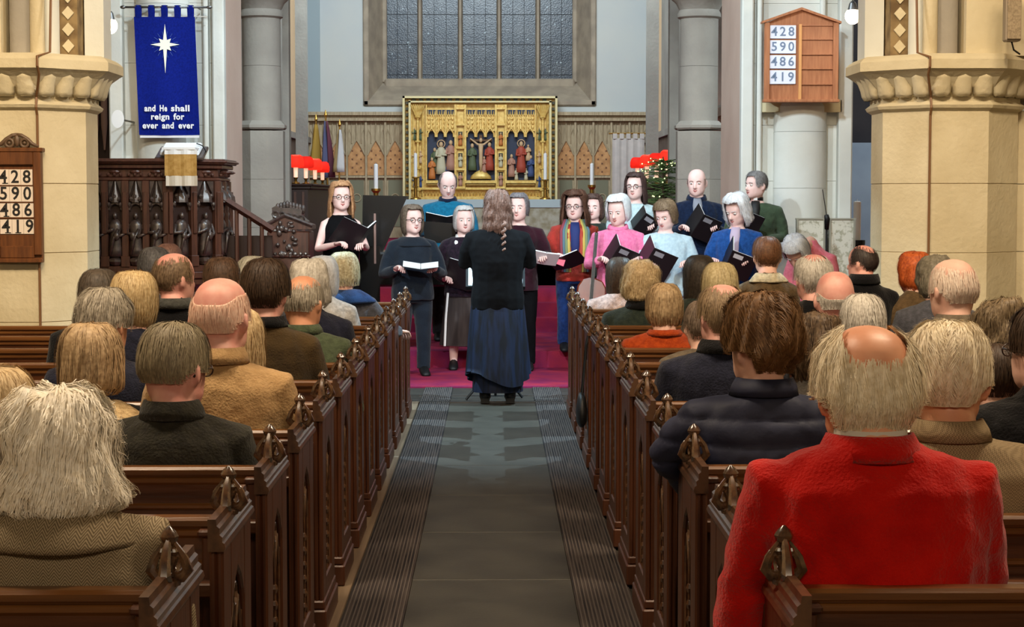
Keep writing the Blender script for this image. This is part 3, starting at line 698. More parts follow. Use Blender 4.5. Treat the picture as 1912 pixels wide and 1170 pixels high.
# ---- hymn board (light, right arch pier)
M_LOAK = mat('light oak', (176, 116, 78), .5, .4, col2=(156, 98, 64), nscale=5, stretch=(8, 8, 1))
M_LOAK2 = mat('golden oak strip', (208, 150, 92), .5, .4)
yb = 18.72
def hb(px): return P(px, 368, yb).x
def hz(py): return P(921, py, yb).z
t = empty('hymn_board', (hb(1492), yb, hz(191)), 0, 'light oak gabled hymn board with blue-white numbers on the right arch pier', 'hymn board'); o = t.location
x0, x1 = hb(1424)-o.x, hb(1562)-o.x; ze, za_ = hz(42)-o.z, hz(14)-o.z
b = MB(); b.front([(x0+.02, .03), (x1-.02, .03), (x1-.02, ze), (0, za_-.02), (x0+.02, ze)], 0, .04); b.build('board', M_LOAK, t)
b = MB()
b.b2(x0, x0+.055, -.04, .02, .02, ze); b.b2(x1-.055, x1, -.04, .02, .02, ze); b.b2(x0-.01, x1+.01, -.06, .04, 0, .03)
b.build('frame', M_LOAK, t, bevel=.005)
b = MB()
for s in (-1, 1): b.front([(0, za_), (s*(x1+.02), ze+.01), (s*(x1+.02), ze-.012), (0, za_-.025)], -.06, .04)
b.build('gable_moulding', M_LOAK, t)
b = MB(); b.b2(-.02, .008, -.03, 0, .03, hz(45)-o.z); b.build('centre_strip', M_LOAK2, t)
for q in (47, 73, 101, 128, 157): 
    b = MB(); b.b2(.01, x1-.055, -.02, 0, hz(q)-o.z-.006, hz(q)-o.z+.004); b.build('slat', M_LOAK, t)
b = MB(); b.b2(-.3, .3, .04, .26, hz(185)-o.z, hz(180)-o.z); b.b2(-.3, .3, .04, .26, .62, .66); b.build('wall_bracket', M_LOAK, t)
M_NUMB = mat('slate blue numeral', (110, 128, 156), .7); M_CARDB = mat('blue-white number card', (222, 228, 246), .7, .2)
for num, pa, pb in (('428', 47, 72), ('590', 75, 100), ('486', 103, 128), ('419', 131, 157)):
    xa, xb_ = hb(1434)-o.x, hb(1483)-o.x; za, zb = hz(pb)-o.z, hz(pa)-o.z
    b = MB(); b.b2(xa, xb_, -.022, -.012, za, zb); c = b.build('number_card', M_CARDB, t, bevel=.004)
    for i in range(3): text_mesh('numeral', num[i], .125, M_NUMB, c, (xa+(xb_-xa)*(.18+.32*i), -.0235, (za+zb)/2), off=.002, ext=.0006)
# ---- blue banner
yb = 18.78
def hb(px): return P(px, 368, yb).x
def hz(py): return P(921, py, yb).z
t = empty('banner', (hb(315), yb, hz(252)), 0, 'tall royal blue banner with a white star on a pole, left arch pier', 'banner'); o = t.location
M_BLUE = mat('royal blue cloth', (12, 30, 128), .85, .1, col2=(9, 24, 108), nscale=60, bump=.2, bscale=200)
b = MB(); zt, zb = hz(32)-o.z, 0; nx, nz = 16, 24; vs = []; fs = []
def bxy(u, v):   # v=0 bottom
    xl = hb(261)*(1-v)+hb(254)*v; xr = hb(374)*(1-v)+hb(367)*v
    return (xl+(xr-xl)*u-o.x, .012*sin(u*9+1)*(1-v*.6), (zt-zb)*v+.012*sin(u*pi)*(-1)*(1-v)*.4)
for y_ in (0, .012):
    for j in range(nz+1):
        for i in range(nx+1): p = bxy(i/nx, j/nz); vs.append((p[0], p[1]+y_, p[2]))
W = nx+1; H2 = W*(nz+1)
for j in range(nz):
    for i in range(nx): a = j*W+i; fs.append((a, a+1, a+1+W, a+W)); fs.append((a+H2, a+W+H2, a+1+W+H2, a+1+H2))
for i in range(nx): fs.append((i, i+H2, i+1+H2, i+1)); a = nz*W+i; fs.append((a, a+1, a+1+H2, a+H2))
for j in range(nz): a = j*W; fs.append((a, a+W, a+W+H2, a+H2)); a += nx; fs.append((a, a+H2, a+W+H2, a+W))
b.add(vs, fs); b.build('cloth', M_BLUE, t, smooth=40)
zp = hz(14)-o.z
for k in range(5):
    u0 = .02+.215*k; x0 = hb(254)+(hb(367)-hb(254))*u0-o.x; x1 = x0+(hb(367)-hb(254))*.105
    b = MB(); b.tube([((x0+x1)/2, .006, zt-.01), ((x0+x1)/2, -.02, zp), ((x0+x1)/2, .006, zp+.018), ((x0+x1)/2, .028, zp), ((x0+x1)/2, .012, zt-.01)], [((x1-x0)/2, .004)]*5, 6)
    b.build('loop', M_BLUE, t)
b = MB(); b.tube([(hb(236)-o.x, .004, zp), (hb(392)-o.x, .004, zp)], .011, 8); b.ell((hb(234)-o.x, .004, zp), (.03, .018, .018)); b.ell((hb(394)-o.x, .004, zp), (.03, .018, .018)); b.build('pole', M_METAL, t, smooth=True)
b = MB(); b.tube([(hb(238)-o.x, .03, hz(31)-o.z), (hb(390)-o.x, .03, hz(31)-o.z)], .006, 6); b.build('cord', mat('cream cord', (206, 204, 196), .8), t)
b = MB()
for q in (-.3, .3): b.tube([(q, .004, zp), (q, .24, zp)], .008, 6)
b.build('wall_bracket', M_METAL, t)
# star
b = MB(); cx, cz = hb(312)-o.x, hz(84)-o.z; pts = []
rad = {0: .145, 2: .155*.95, 4: .27, 6: .145}
rad = [hb(339)-hb(312), .085, hz(46)-hz(84), .085, hb(312)-hb(285), .085, hz(84)-hz(137), .085]
for k in range(8):
    a = k*pi/4; pts.append((cx+rad[k]*cos(a), cz+rad[k]*sin(a))); a2 = a+pi/8; q = .048; pts.append((cx+q*cos(a2), cz+q*sin(a2)))
b.front(pts, -.022, -.014); b.build('star', mat('cream star cloth', (226, 232, 222), .8), t)
b = MB()
for k in range(16):
    a = k*pi/8+.2; c_ = V((cx+.1*cos(a), -.016, cz+.1*sin(a))); d = V((cos(a), 0, sin(a)))*.03; b.tube([c_-d*.5, c_+d], .0018, 4)
b.build('ray', mat('blue stitched ray', (70, 100, 180), .8), t)
M_LET = mat('white lettering', (226, 230, 240), .8)
for i, (tx, py, wpx) in enumerate((('and He shall', 203, 84), ('reign for', 218.5, 62), ('ever and ever', 235, 96))):
    ws = tx.split(); tot = len(tx); x = hb(314.5)-o.x+.004*i-wpx/(F/yb)/2; cw_ = wpx/(F/yb)/tot
    for wd in ws:
        q = text_mesh('lettering', wd, .084, M_LET, t, (x+cw_*len(wd)/2, -.019, hz(py)-o.z), off=.003, ext=.0012, spacing=1.1)
        q.scale.x = cw_*len(wd)/max(q.dimensions.x, .01)*.98; x += cw_*(len(wd)+1)
b = MB(); b.b2(hb(263)-o.x, hb(373)-o.x, -.004, .014, -.028, -.006); b.build('fringe', mat('white fringe', (224, 224, 230), .8), t)

# ---- pulpit
M_PUL = mat('pulpit oak', (88, 52, 38), .4, .5, col2=(66, 38, 28), nscale=5, stretch=(8, 8, 1), coat=.3)
M_PULD = mat('pulpit carved oak', (78, 62, 56), .38, .6, col2=(48, 38, 34), nscale=25, coat=.5)
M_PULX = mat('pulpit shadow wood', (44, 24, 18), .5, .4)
YP = 17.0
def ux(px, Y=YP): return P(px, 368, Y).x
def uz(py, Y=YP): return P(921, py, Y).z
pcx = ux(272); 
t = empty('pulpit', (pcx, YP+.62, 0), 0, 'dark carved oak pulpit with arcaded statuettes under the blue banner', 'pulpit'); o = t.location
zT, zB = uz(296), uz(508)
# plan: polygon faces
xa, xb_, xc = ux(120)-o.x, ux(312)-o.x, ux(398)-o.x
plan = [(xa, -.62), (xb_, -.62), (xc-.03, -.30), (xc-.03, .35), (xa, .35)]
def poff(d):
    return [(xa-d, -.62-d), (xb_+d*.4, -.62-d), (xc-.03+d, -.30-d*.4), (xc-.03+d, .35+d), (xa-d, .35+d)]
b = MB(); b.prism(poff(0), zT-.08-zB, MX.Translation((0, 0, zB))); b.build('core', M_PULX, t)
b = MB()
for (d, z0, z1) in ((.10, -.05, 0), (.12, -.035, -.015), (.07, -.09, -.05), (.045, -.20, -.17), (.03, -.17, -.09)): b.prism(poff(d), z1-z0, MX.Translation((0, 0, zT+z0)))
b.build('cornice', M_PUL, t, bevel=.008)
b = MB()
for (d, z0, z1) in ((.05, 0, .06), (.08, -.06, 0), (.05, -.12, -.06)): b.prism(poff(d), z1-z0, MX.Translation((0, 0, zB+z0)))
b.build('base_moulding', M_PUL, t, bevel=.006)
b = MB(); b.prism(poff(-.2), zB-.1); b.build('pedestal', M_PUL, t)
def pface(p0, p1, n, first=0):
    p0, p1 = V((*p0, 0)), V((*p1, 0)); d = (p1-p0); L_ = d.length; d.normalize(); nrm = V((d.y, -d.x, 0))
    M0 = MX.Translation(p0) @ MX(((d.x, -nrm.x, 0, 0), (d.y, -nrm.y, 0, 0), (0, 0, 1, 0), (0, 0, 0, 1)))   # local x along face, -y outward
    w_ = L_/n; z0, z1 = zB+.05, zT-.2
    for i in range(n+1):
        b = MB(); x = i*w_; b.b2(x-.032, x+.032, -.055, 0, z0, z1, M0); b.b2(x-.04, x+.04, -.065, 0, z0, z0+.1, M0); b.b2(x-.02, x+.02, -.075, 0, z0+.3, z1-.1, M0); b.build('post', M_PUL, t, bevel=.004)
    for i in range(n):
        c = (i+.5)*w_; h = z1-z0
        b = MB()   # canopy
        hw = w_/2-.035; zc = z0+h*.66
        b.tube([tuple(M0 @ V((c+hw*cos(a), -.03, zc+hw*1.1*sin(a)))) for a in [k*pi/6 for k in range(7)]], .014, 6)
        for k in range(5): a = pi*k/4; b.ell(tuple(M0 @ V((c+hw*.9*cos(a), -.05, zc+.05+hw*1.2*sin(a)))), (.018, .018, .024), seg=6, nr=4)
        b.lathe([(hw*.8, 0), (hw*.75, .05), (hw*.3, .12), (.008, .2)], tuple(M0 @ V((c, -.02, zc+.07))), 8)
        for s_ in (-1, 1):
            b.front([(c+s_*hw, z1), (c+s_*hw*.2, z1), (c+s_*hw, z1-.14)], -.03, 0, M0)
        b.build('canopy', M_PULD, t, smooth=30)
        b = MB(); fz = z0+h*.12     # statue
        Mf = M0 @ MX.Translation((c, -.03, fz)); H = h*.52
        b.lathe([(H*.17, 0), (H*.16, H*.15), (H*.12, H*.5), (H*.16, H*.7), (H*.11, H*.79), (H*.04, H*.84)], (0, 0, 0), 10, Mf, sy=.7)
        b.ell((0, -.01, H*.91), (H*.06, H*.065, H*.085), Mf, 8, 6)
        g = (i+first) % 3
        b.tube([(-H*.15, 0, H*.72), (-H*.2, -.02, H*.52), (-.01, -.06, H*(.5+.06*g))], H*.045, 6, Mf); b.tube([(H*.15, 0, H*.72), (H*.2, -.02, H*.5), (.02, -.06, H*.45)], H*.045, 6, Mf)
        b.tube([(-H*.1, -H*.1, H*.05), (-H*.02, -H*.14, H*.4), (H*.08, -H*.1, H*.62)], H*.035, 6, Mf)
        b.ell((.02*(g-1), -.06, H*.46), (.03, .015, .04), Mf, 6, 4)
        b.build('statuette', M_PULD, t, smooth=True)
        b = MB(); b.lathe([(.05, 0), (.07, .03), (.07, .05), (.04, .07)], tuple(M0 @ V((c, -.02, fz-.075))), 8); b.ell(tuple(M0 @ V((c, -.03, z0+.03))), (.05, .03, .025), seg=8, nr=4); b.build('bracket', M_PULD, t)
        b = MB(); b.ell(tuple(M0 @ V((c, -.035, z1+.08))), (w_*.28, .02, .02), seg=10, nr=4)
        for k in range(3): b.ell(tuple(M0 @ V((c+(k-1)*w_*.3, -.045, z1+.055))), (.016, .012, .016), seg=6, nr=4)
        b.build('frieze_boss', M_PUL, t)
pface(plan[0], plan[1], 5); pface(plan[1], plan[2], 2, 1); pface(plan[2], plan[3], 2, 2)
# reading desk with cushion
b = MB(); dx = ux(335)-o.x
Md = MX.Translation((dx, -.45, zT+.02)) @ MX.Rotation(R(18), 4, 'X')
b.box((0, 0, .03), (.44, .36, .035), Md); b.build('book_rest', M_PULD, t, bevel=.01)
b = MB(); b.box((0, -.01, .075), (.36, .28, .05), Md, top=.94); b.build('open_book', M_PAPER, t, bevel=.012)
b = MB(); b.tube([(dx+.18, -.45, zT), (dx+.22, -.47, zT+.07), (dx+.19, -.48, zT+.12), (dx+.14, -.5, zT+.14)], .006, 6); b.build('reading_lamp_stem', M_BLACK, t)
# stair rail, newel and stair
b = MB(); Yr = YP+.45
p0, p1 = P(392, 356, Yr), P(510, 430, Yr)
b.tube([p0-o, p1-o], [(.055, .035)]*2, 4); b.build('hand_rail', M_PUL, t)
b = MB(); 
for k in range(3): 
    q = p0.lerp(p1, .42+k*.2)-o; b.tube([q, (q.x, q.y, uz(500)-o.z)], .02, 6)
b.build('baluster', M_PUL, t)
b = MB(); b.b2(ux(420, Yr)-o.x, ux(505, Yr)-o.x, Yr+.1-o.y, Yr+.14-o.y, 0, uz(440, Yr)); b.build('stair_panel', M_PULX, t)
# pulpit fall (cloth)
t2 = empty('pulpit_fall', (ux(339), YP-.12, uz(348)), 0, 'gold cloth with white fringe hanging over the pulpit rim', 'cloth'); o2 = t2.location
def sheet(b, px0, px1, py0, py1, Y, th=.01, wav=.006):
    n = 10; x0, x1, z1, z0 = ux(px0, Y)-o2.x, ux(px1, Y)-o2.x, uz(py0, Y)-o2.z, uz(py1, Y)-o2.z
    f = [(x0+(x1-x0)*i/n, Y-o2.y+wav*sin(i*1.7)) for i in range(n+1)]
    poly = [(x, y) for x, y in f]+[(x, y+th) for x, y in f[::-1]]
    b.prism(poly, z1-z0, MX.Translation((0, 0, z0)))
b = MB(); sheet(b, 308, 368, 288, 328, YP-.135); b.build('gold_panel', mat('old gold brocade', (190, 150, 84), .7, .3, col2=(168, 126, 62), nscale=30), t2)
b = MB(); sheet(b, 308, 369, 279, 288, YP-.135); b.b2(-.15, .15, -.02, .32, uz(280)-o2.z, uz(280)-o2.z+.02); b.build('white_border', M_WHITE, t2)
b = MB(); sheet(b, 310, 369, 328, 347, YP-.135, .012, .01); b.build('fringe', mat('cream fringe', (216, 206, 190), .9), t2)

# ---- carved bench end / priest's stall right of the pulpit
Yk = 17.9
t = empty('carved_stall', (P(537, 368, Yk).x, Yk, 0), 0, 'carved oak stall end with gabled crested top right of the pulpit', 'stall'); o = t.location
def kx(px): return P(px, 368, Yk).x-o.x
def kz(py): return P(921, py, Yk).z
b = MB(); b.b2(kx(498), kx(577), 0, .45, 0, kz(432)); b.b2(kx(494), kx(580), -.03, .02, kz(480), kz(476)); b.build('body', M_PUL, t, bevel=.01)
b = MB(); b.front([(kx(494), kz(420)), (kx(494), kz(428)), (kx(582), kz(428)), (kx(582), kz(420)), (kx(532), kz(402))], -.02, .4); b.build('gable', M_PUL, t)
b = MB(); b.tube([(kx(492), -.03, kz(421)), (kx(532), -.03, kz(401)), (kx(584), -.03, kz(421))], .018, 6); b.build('gable_moulding', M_PULD, t)
b = MB(); b.front([(kx(507), kz(418)), (kx(505), kz(388)), (kx(513), kz(384)), (kx(520), kz(388)), (kx(545), kz(388)), (kx(562), kz(392)), (kx(560), kz(404)), (kx(572), kz(414)), (kx(570), kz(420))], .1, .35)
for k in range(9): b.ell((kx(514+k*6), .2, kz(383+abs(k-3)*1.6)), (.024, .03, .045), seg=7, nr=5)
for k in range(5): b.torus((kx(512+k*12), .09, kz(400+k*2)), .028, .01, 'Y', 10, 5)
b.build('carved_crest', M_PULD, t)
b = MB()
random.seed(5)
for k in range(26): b.ell((kx(random.uniform(518, 552)), -.02, kz(random.uniform(412, 478))), (random.uniform(.015, .035), .015, random.uniform(.015, .035)), seg=7, nr=4)
b.build('carved_panel', M_PULD, t, smooth=True)
b = MB()
for k in range(8): b.ell((kx(504+k*9.5), -.02, kz(474)), (.018, .015, .02), seg=6, nr=4)
b.build('beading', M_PULD, t)

# ---- choir lamps with red shades on both stall desks
M_SHADE = mat('glowing red shade', (200, 30, 30), .6, emit=(255, 40, 40), estr=.25)
nt_ = M_SHADE.node_tree; tr_ = nt_.nodes.new('ShaderNodeBsdfTranslucent'); tr_.inputs[0].default_value = (1, .26, .2, 1)
mx_ = nt_.nodes.new('ShaderNodeMixShader'); mx_.inputs[0].default_value = .75
nt_.links.new(nt_.nodes['Principled BSDF'].outputs[0], mx_.inputs[1]); nt_.links.new(tr_.outputs[0], mx_.inputs[2]); nt_.links.new(mx_.outputs[0], nt_.nodes['Material Output'].inputs[0])
M_SHADEG = mat('shade glow', (255, 180, 160), .6, emit=(255, 190, 160), estr=7)
M_CANDLE = mat('lit candle tube', (250, 214, 190), .6, emit=(255, 200, 165), estr=.75)
def stall(px_near, px_far, Yn, Yf, lab, side):
    xn = P(px_near, 368, Yn).x
    t = empty('choir_stall', (xn, Yn-.3, .62), 0, f'dark oak choir stall desk under the {lab} row of red lamps', 'stall'); L_ = Yf-Yn+.7
    zt = P(921, 343, Yn).z-.62
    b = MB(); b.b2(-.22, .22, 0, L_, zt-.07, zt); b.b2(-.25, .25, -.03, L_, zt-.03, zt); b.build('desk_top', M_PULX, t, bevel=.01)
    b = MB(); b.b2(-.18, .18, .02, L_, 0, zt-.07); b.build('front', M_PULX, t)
    for k in range(4):
        b = MB(); b.b2(-.19+k*.1, -.16+k*.1, 0, .03, .05, zt-.1); b.build('muntin', M_PUL, t)
    return zt+.62
LAMPS = (('left', [(552, 300, 23.5), (571, 302, 24.6), (588, 306, 25.9), (602, 311, 27.2)], -1), ('right', [(1247, 291, 23.5), (1226, 296, 24.6), (1208, 299, 25.9), (1190, 303, 27.2)], 1))
for lab, ls, sd in LAMPS:
    ztop = stall(ls[0][0], ls[-1][0], 23.5, 27.2, lab, sd)
    for i, (px, py, Y) in enumerate(ls):
        p = P(px, py, Y); pos = ('nearest', 'second', 'third', 'farthest')[i]
        nm = f'{pos} red-shaded candle lamp of the row on the {lab} of the chancel' if i in (0, 3) else f'red-shaded candle lamp, {pos} from the front in the {lab} row'
        t = empty('candle_lamp', (p.x, Y, ztop), 0, nm, 'lamp', f'red lamps on the {lab}'); zz = p.z-ztop
        b = MB(); b.lathe([(.05, 0), (.05, .015), (.018, .03), (.018, max(zz-.33, .06)), (.035, max(zz-.31, .08))], seg=12); b.build('base', M_BRASS, t, smooth=40)
        b = MB(); b.lathe([(.026, max(zz-.32, .08)), (.028, zz-.06), (.02, zz-.05)], seg=10); b.build('candle', M_CANDLE, t, smooth=40)
        b = MB(); n = 16
        rs = [[(r*cos(a*2*pi/n), r*sin(a*2*pi/n), z) for a in range(n)] for r, z in ((.088, zz-.085), (.104, zz-.06), (.104, zz+.0), (.088, zz+.05), (.06, zz+.072), (.054, zz+.068), (.082, zz+.046), (.098, zz), (.098, zz-.056), (.084, zz-.08))]
        b.rings(rs, cap=False); b.build('lamp_shade', M_SHADE, t, smooth=True)
        b = MB(); b.ell((0, 0, zz), (.03, .03, .04)); b.build('flame_bulb', M_SHADEG, t, smooth=True)
        if i in (0, 2): point('choir_lamp_glow', (p.x, Y, p.z+.13), 5, (1, .35, .25), .06)

# ---- tall candles and candlesticks
def candle(px, py0, py1, Y, zbase, r, lab, stick=M_BRASS):
    p = P(px, py1, Y); top = P(px, py0, Y).z
    t = empty('candlestick', (p.x, Y, zbase), 0, lab, 'candle')
    b = MB(); h = max(p.z-zbase, .06); b.lathe([(r*3.2, 0), (r*3, .02), (r*1.1, .05), (r, h*.5), (r*1.9, h*.55), (r, h*.6), (r*1.2, h*.92), (r*2.2, h*.96), (r*2.2, h)], seg=12); b.build('stand', stick, t, smooth=30)
    b = MB(); b.lathe([(r, h), (r, top-zbase-.01), (r*.5, top-zbase)], seg=12); b.tube([(0, 0, top-zbase-.01), (0, 0, top-zbase+.02)], .003, 4); b.build('wax', M_WHITE, t, smooth=40)
candle(702, 306, 352, 30.5, .92, .035, 'tall white candle on a stand before the far left panelling')
candle(1105, 305, 345, 30.5, .92, .03, 'tall white candle on a stand before the far right panelling')
candle(776, 286, 330, 32.75, az, .03, 'slim white candle on the altar, left of the painted scenes')
candle(1018, 286, 335, 32.75, az, .03, 'slim white candle on the altar, right of the painted scenes')
candle(1600, 375, 448, 20.0, 0, .04, 'large white candle on a dark stand beside the right pier', M_BLACK)

# ---- flags in the left corner of the sanctuary
def flag(px0, py0, px1, py1, Y, col, lab, wid=.16, cols=None):
    a, c = P(px0, py0, Y), P(px1, py1, Y)
    t = empty('flag', (c.x, Y, .92), 0, lab, 'flag', None); o = t.location
    b = MB(); b.tube([(0, 0, 0), a-o], .014, 6); b.lathe([(.02, 0), (.03, .03), (.004, .12)], a-o, 8); b.build('pole', M_BRASS, t)
    for k, (cc, u0, u1) in enumerate(cols or ((col, 0, 1),)):
        rs = []
        for j in range(9):
            f = j/8; q = a.lerp(c, .06+f*.8)-o; ww = wid*(.25+.75*f**.7)
            ring = []
            for i in range(12):
                an = 2*pi*i/12; fold = 1+.25*sin(3*an+f*3)
                ring.append((q.x+ww*(u0+u1-1)*.5+ww*(u1-u0)*.5*cos(an)*fold, q.y+.05*sin(an)*fold, q.z))
            rs.append(ring)
        b = MB(); b.rings(rs); b.build('cloth', cc, t, smooth=True)
flag(590, 226, 588, 330, 32.4, mat('gold flag cloth', (176, 138, 56), .8), 'furled gold flag, leftmost in the far corner', .2)
flag(608, 218, 614, 350, 32.2, mat('blue flag cloth', (86, 88, 120), .8), 'furled blue and maroon flag beside the gold flag', .24, ((mat('blue flag cloth', (86, 88, 120), .8), 0, .55), (mat('maroon flag cloth', (104, 50, 66), .8), .5, 1)))
flag(634, 236, 632, 335, 32.0, None, 'furled white flag with gold and red head, right of the blue flag', .2, ((mat('dull gold flag cloth', (150, 124, 80), .8), .0, .4), (mat('white flag cloth', (206, 202, 200), .8), .3, 1)))
# ---- pale banner on the right of the sanctuary
yb = 31.5
t = empty('banner', (P(1173, 368, yb).x, yb, P(921, 372, yb).z), 0, 'pale grey-pink banner with looped top on the right of the sanctuary', 'banner'); o = t.location
x0, x1 = P(1143, 368, yb).x-o.x, P(1203, 368, yb).x-o.x; zt = P(921, 258, yb).z-o.z
b = MB(); n = 14; f = [(x0+(x1-x0)*i/n, .01*sin(i*1.9)) for i in range(n+1)]
b.prism(f+[(x, y+.015) for x, y in f[::-1]], zt); b.build('cloth', mat('pale banner cloth', (198, 186, 178), .9, col2=(184, 174, 168), nscale=8), t)
b = MB()
for k in range(5): xx = x0+(x1-x0)*(.08+.21*k); b.b2(xx-.035, xx+.035, -.01, .02, zt-.01, zt+.08)
b.build('loop', MATS['pale banner cloth'], t)
b = MB(); b.tube([(x0-.06, .005, zt+.08), (x1+.06, .005, zt+.08)], .014, 6); b.tube([((x0+x1)/2, .03, -o.z+.62), ((x0+x1)/2, .03, zt+.1)], .014, 6); b.build('pole', M_BRASS, t)

# ---- Christmas tree / foliage with little lights
Yt = 22.6
c = P(1238, 345, Yt)
t = empty('christmas_tree', (c.x, Yt, .62), 0, 'small evergreen tree with tiny white lights behind the singers', 'tree'); o = t.location
M_FIR = mat('fir needles', (78, 100, 62), .7, .2, col2=(116, 138, 84), nscale=20); M_TRUNK = mat('bark', (70, 50, 36), .8)
random.seed(11); zt = P(921, 300, Yt).z+.05-o.z
b = MB(); b.tube([(0, 0, 0), (0, 0, zt)], [.035, .008], 6); b.build('trunk', M_TRUNK, t)
b = MB(); lights = []
for k in range(230):
    f = random.random()**.8; z = .35+(zt-.4)*f; L_ = (.60)*(1-f)**.6+.12; a = random.uniform(0, 2*pi)
    d = V((cos(a), sin(a), random.uniform(-.25, .3))); p0 = V((0, 0, z)); p1 = p0+d*L_
    b.tube([p0, p1], [.006, .002], 3)
    side = d.cross(V((0, 0, 1))).normalized()
    for j in range(22):
        q = p0.lerp(p1, .15+.85*j/22); sgn = 1 if j % 2 else -1; n_ = (side*sgn*.7+d*.6+V((0, 0, random.uniform(-.4, .4)))).normalized()*random.uniform(.035, .07)
        wv = n_.cross(V((0, 0, 1))).normalized()*.0035+V((0, 0, .003)); b.add([q-wv, q+n_, q+wv], [(0, 1, 2)])
    if k % 2 == 0: lights.append(p1)
b.build('needles', M_FIR, t, recalc=False)
b = MB()
for p in lights: b.ell(p, (.008, .008, .008), seg=5, nr=3)
b.build('fairy_lights', mat('fairy light', (255, 240, 190), .5, emit=(235, 255, 160), estr=3), t)['kind'] = 'stuff'

# ---- floodlight fittings seen at the top (left and right)
def bracket_lamp(px, py, Y, s, lab):
    p = P(px, py, Y); t = empty('bracket_lamp', (p.x, p.y, p.z), 0, lab, 'lamp')
    b = MB(); b.ell((0, 0, 0), (.075, .075, .08), seg=14, nr=10); b.build('bulb', mat('lit bulb', (255, 250, 240), .5, emit=(255, 226, 190), estr=14), t, smooth=True)
    b = MB(); b.lathe([(.02, .14), (.035, .12), (.05, .06), (.065, .03), (.06, .03), (.045, .06), (.02, .1)], seg=14); b.build('shade', M_METAL, t, smooth=True)
    b = MB(); b.tube([(0, 0, .13), (s*.0, 0, .2), (-s*.05, 0, .26), (-s*.1, 0, .22), (-s*.12, .02, .12), (-s*.08, .04, .02)], .007, 6)
    b.tube([(-s*.1, .05, .3), (-s*.1, .05, -.6)], .012, 6); b.build('arm', M_METAL, t, smooth=True)
    b = MB(); b.b2(-s*.13-.04, -s*.13+.04, .04, .09, -.62, .5); b.build('back_plate', M_PALE, t)
    point('bracket_lamp_light', (p.x, p.y-.09, p.z-.02), 15, (1, .86, .68), .06)
bracket_lamp(205, 48, 18.2, 1, 'bare bright wall lamp left of the blue banner')
bracket_lamp(1592, 30, 18.2, -1, 'bare bright wall lamp right of the light oak hymn board')
# microphone / speaker column top right, loudspeaker
p = P(1890, 10, 12.0); t = empty('loudspeaker', (p.x, p.y, p.z), 0, 'slim grey column loudspeaker on the right pier', 'loudspeaker')
b = MB(); b.box((0, 0, 0), (.10, .09, .46)); b.build('cabinet', mat('speaker taupe', (146, 130, 108), .6), t, bevel=.01)
b = MB(); b.box((0, -.05, 0), (.085, .012, .43)); b.build('grille', mat('speaker grille', (160, 142, 116), .8, col2=(130, 114, 92), nscale=80), t)
b = MB(); b.tube([(.0, .05, -.1), (.05, .3, -.1)], .012, 6); b.tube([(.0, .0, -.23), (.02, .02, -.28), (.08, .1, -.3)], .006, 6); b.build('wall_bracket', M_BLACK, t)
# white oval plaque on the left pier flank
p = P(220, 222, 18.3); t = empty('round_sign', (p.x, p.y, p.z), 0, 'small white oval disc left of the pulpit, below the wall lamp', 'sign')
b = MB(); b.rings([[(.06*cos(a*pi/10), y, .088*sin(a*pi/10)) for a in range(20)] for y in (-.008, .008)]); b.build('disc', M_WHITE, t)
b = MB(); b.tube([(0, .01, 0), (0, .85, 0)], .01, 6); b.build('stalk', M_METAL, t)
# wooden organ case glimpsed behind the left pier
p = P(195, 250, 22); t = empty('organ_case', (p.x, 22, 0), 0, 'dark organ case with pale pipes glimpsed behind the left pier', 'organ')
b = MB(); b.b2(-.6, .3, .1, .5, 0, 5); b.build('case', M_PULX, t)
for k in range(5): b = MB(); b.lathe([(.01, 2.2), (.04, 2.5), (.045, 4.6)], (-.2+k*.1, .0, 0), 10); b.build('pipe', mat('organ pipe', (150, 122, 112), .4, .5), t, smooth=40)

# ---- grand piano (black) behind the front singers on the left
t = empty('grand_piano', (P(760, 368, 18.7).x, 18.7, .17), 0, 'black grand piano with raised lid behind the singers on the left', 'piano'); o = t.location
def gx(px): return P(px, 368, 18.7).x-o.x
def gz(py): return P(921, py, 18.7).z-o.z
b = MB(); out = [(gx(674), 0), (gx(900), 0), (gx(900), .5), (gx(870), .62), (gx(800), .8), (gx(700), .8), (gx(674), .6)]
b.prism(out, .34, MX.Translation((0, -.25, .60))); b.build('case', M_BLACKWOOD, t, bevel=.02)
b = MB(); y_ = .1
b.front([(gx(674), .96), (gx(676), gz(364)), (gx(760), gz(366)), (gx(708), gz(482))], .1, .14); b.build('lid', M_BLACKWOOD, t)
b = MB(); b.front([(gx(674), .4), (gx(674), 1.0), (gx(712), 1.0), (gx(712), .4)], -.27, -.25); b.build('cheek', M_BLACKWOOD, t)
for x in (gx(690), gx(880), gx(780)):
    b = MB(); b.lathe([(.035, 0), (.03, .1), (.045, .3), (.05, .6)], (x, .1 if x != gx(780) else .45, 0), 10); b.build('leg', M_BLACKWOOD, t, smooth=True)
b = MB(); b.front([(gx(796), gz(452)), (gx(790), gz(412)), (gx(850), gz(416)), (gx(852), gz(452))], -.3, -.28); b.build('music_desk', M_BLACKWOOD, t)
b = MB(); b.tube([(gx(703), -.28, gz(398)), (gx(703), -.28, gz(490))], .012, 6); b.build('lid_prop', mat('pinkish wood prop', (150, 120, 112), .4), t)

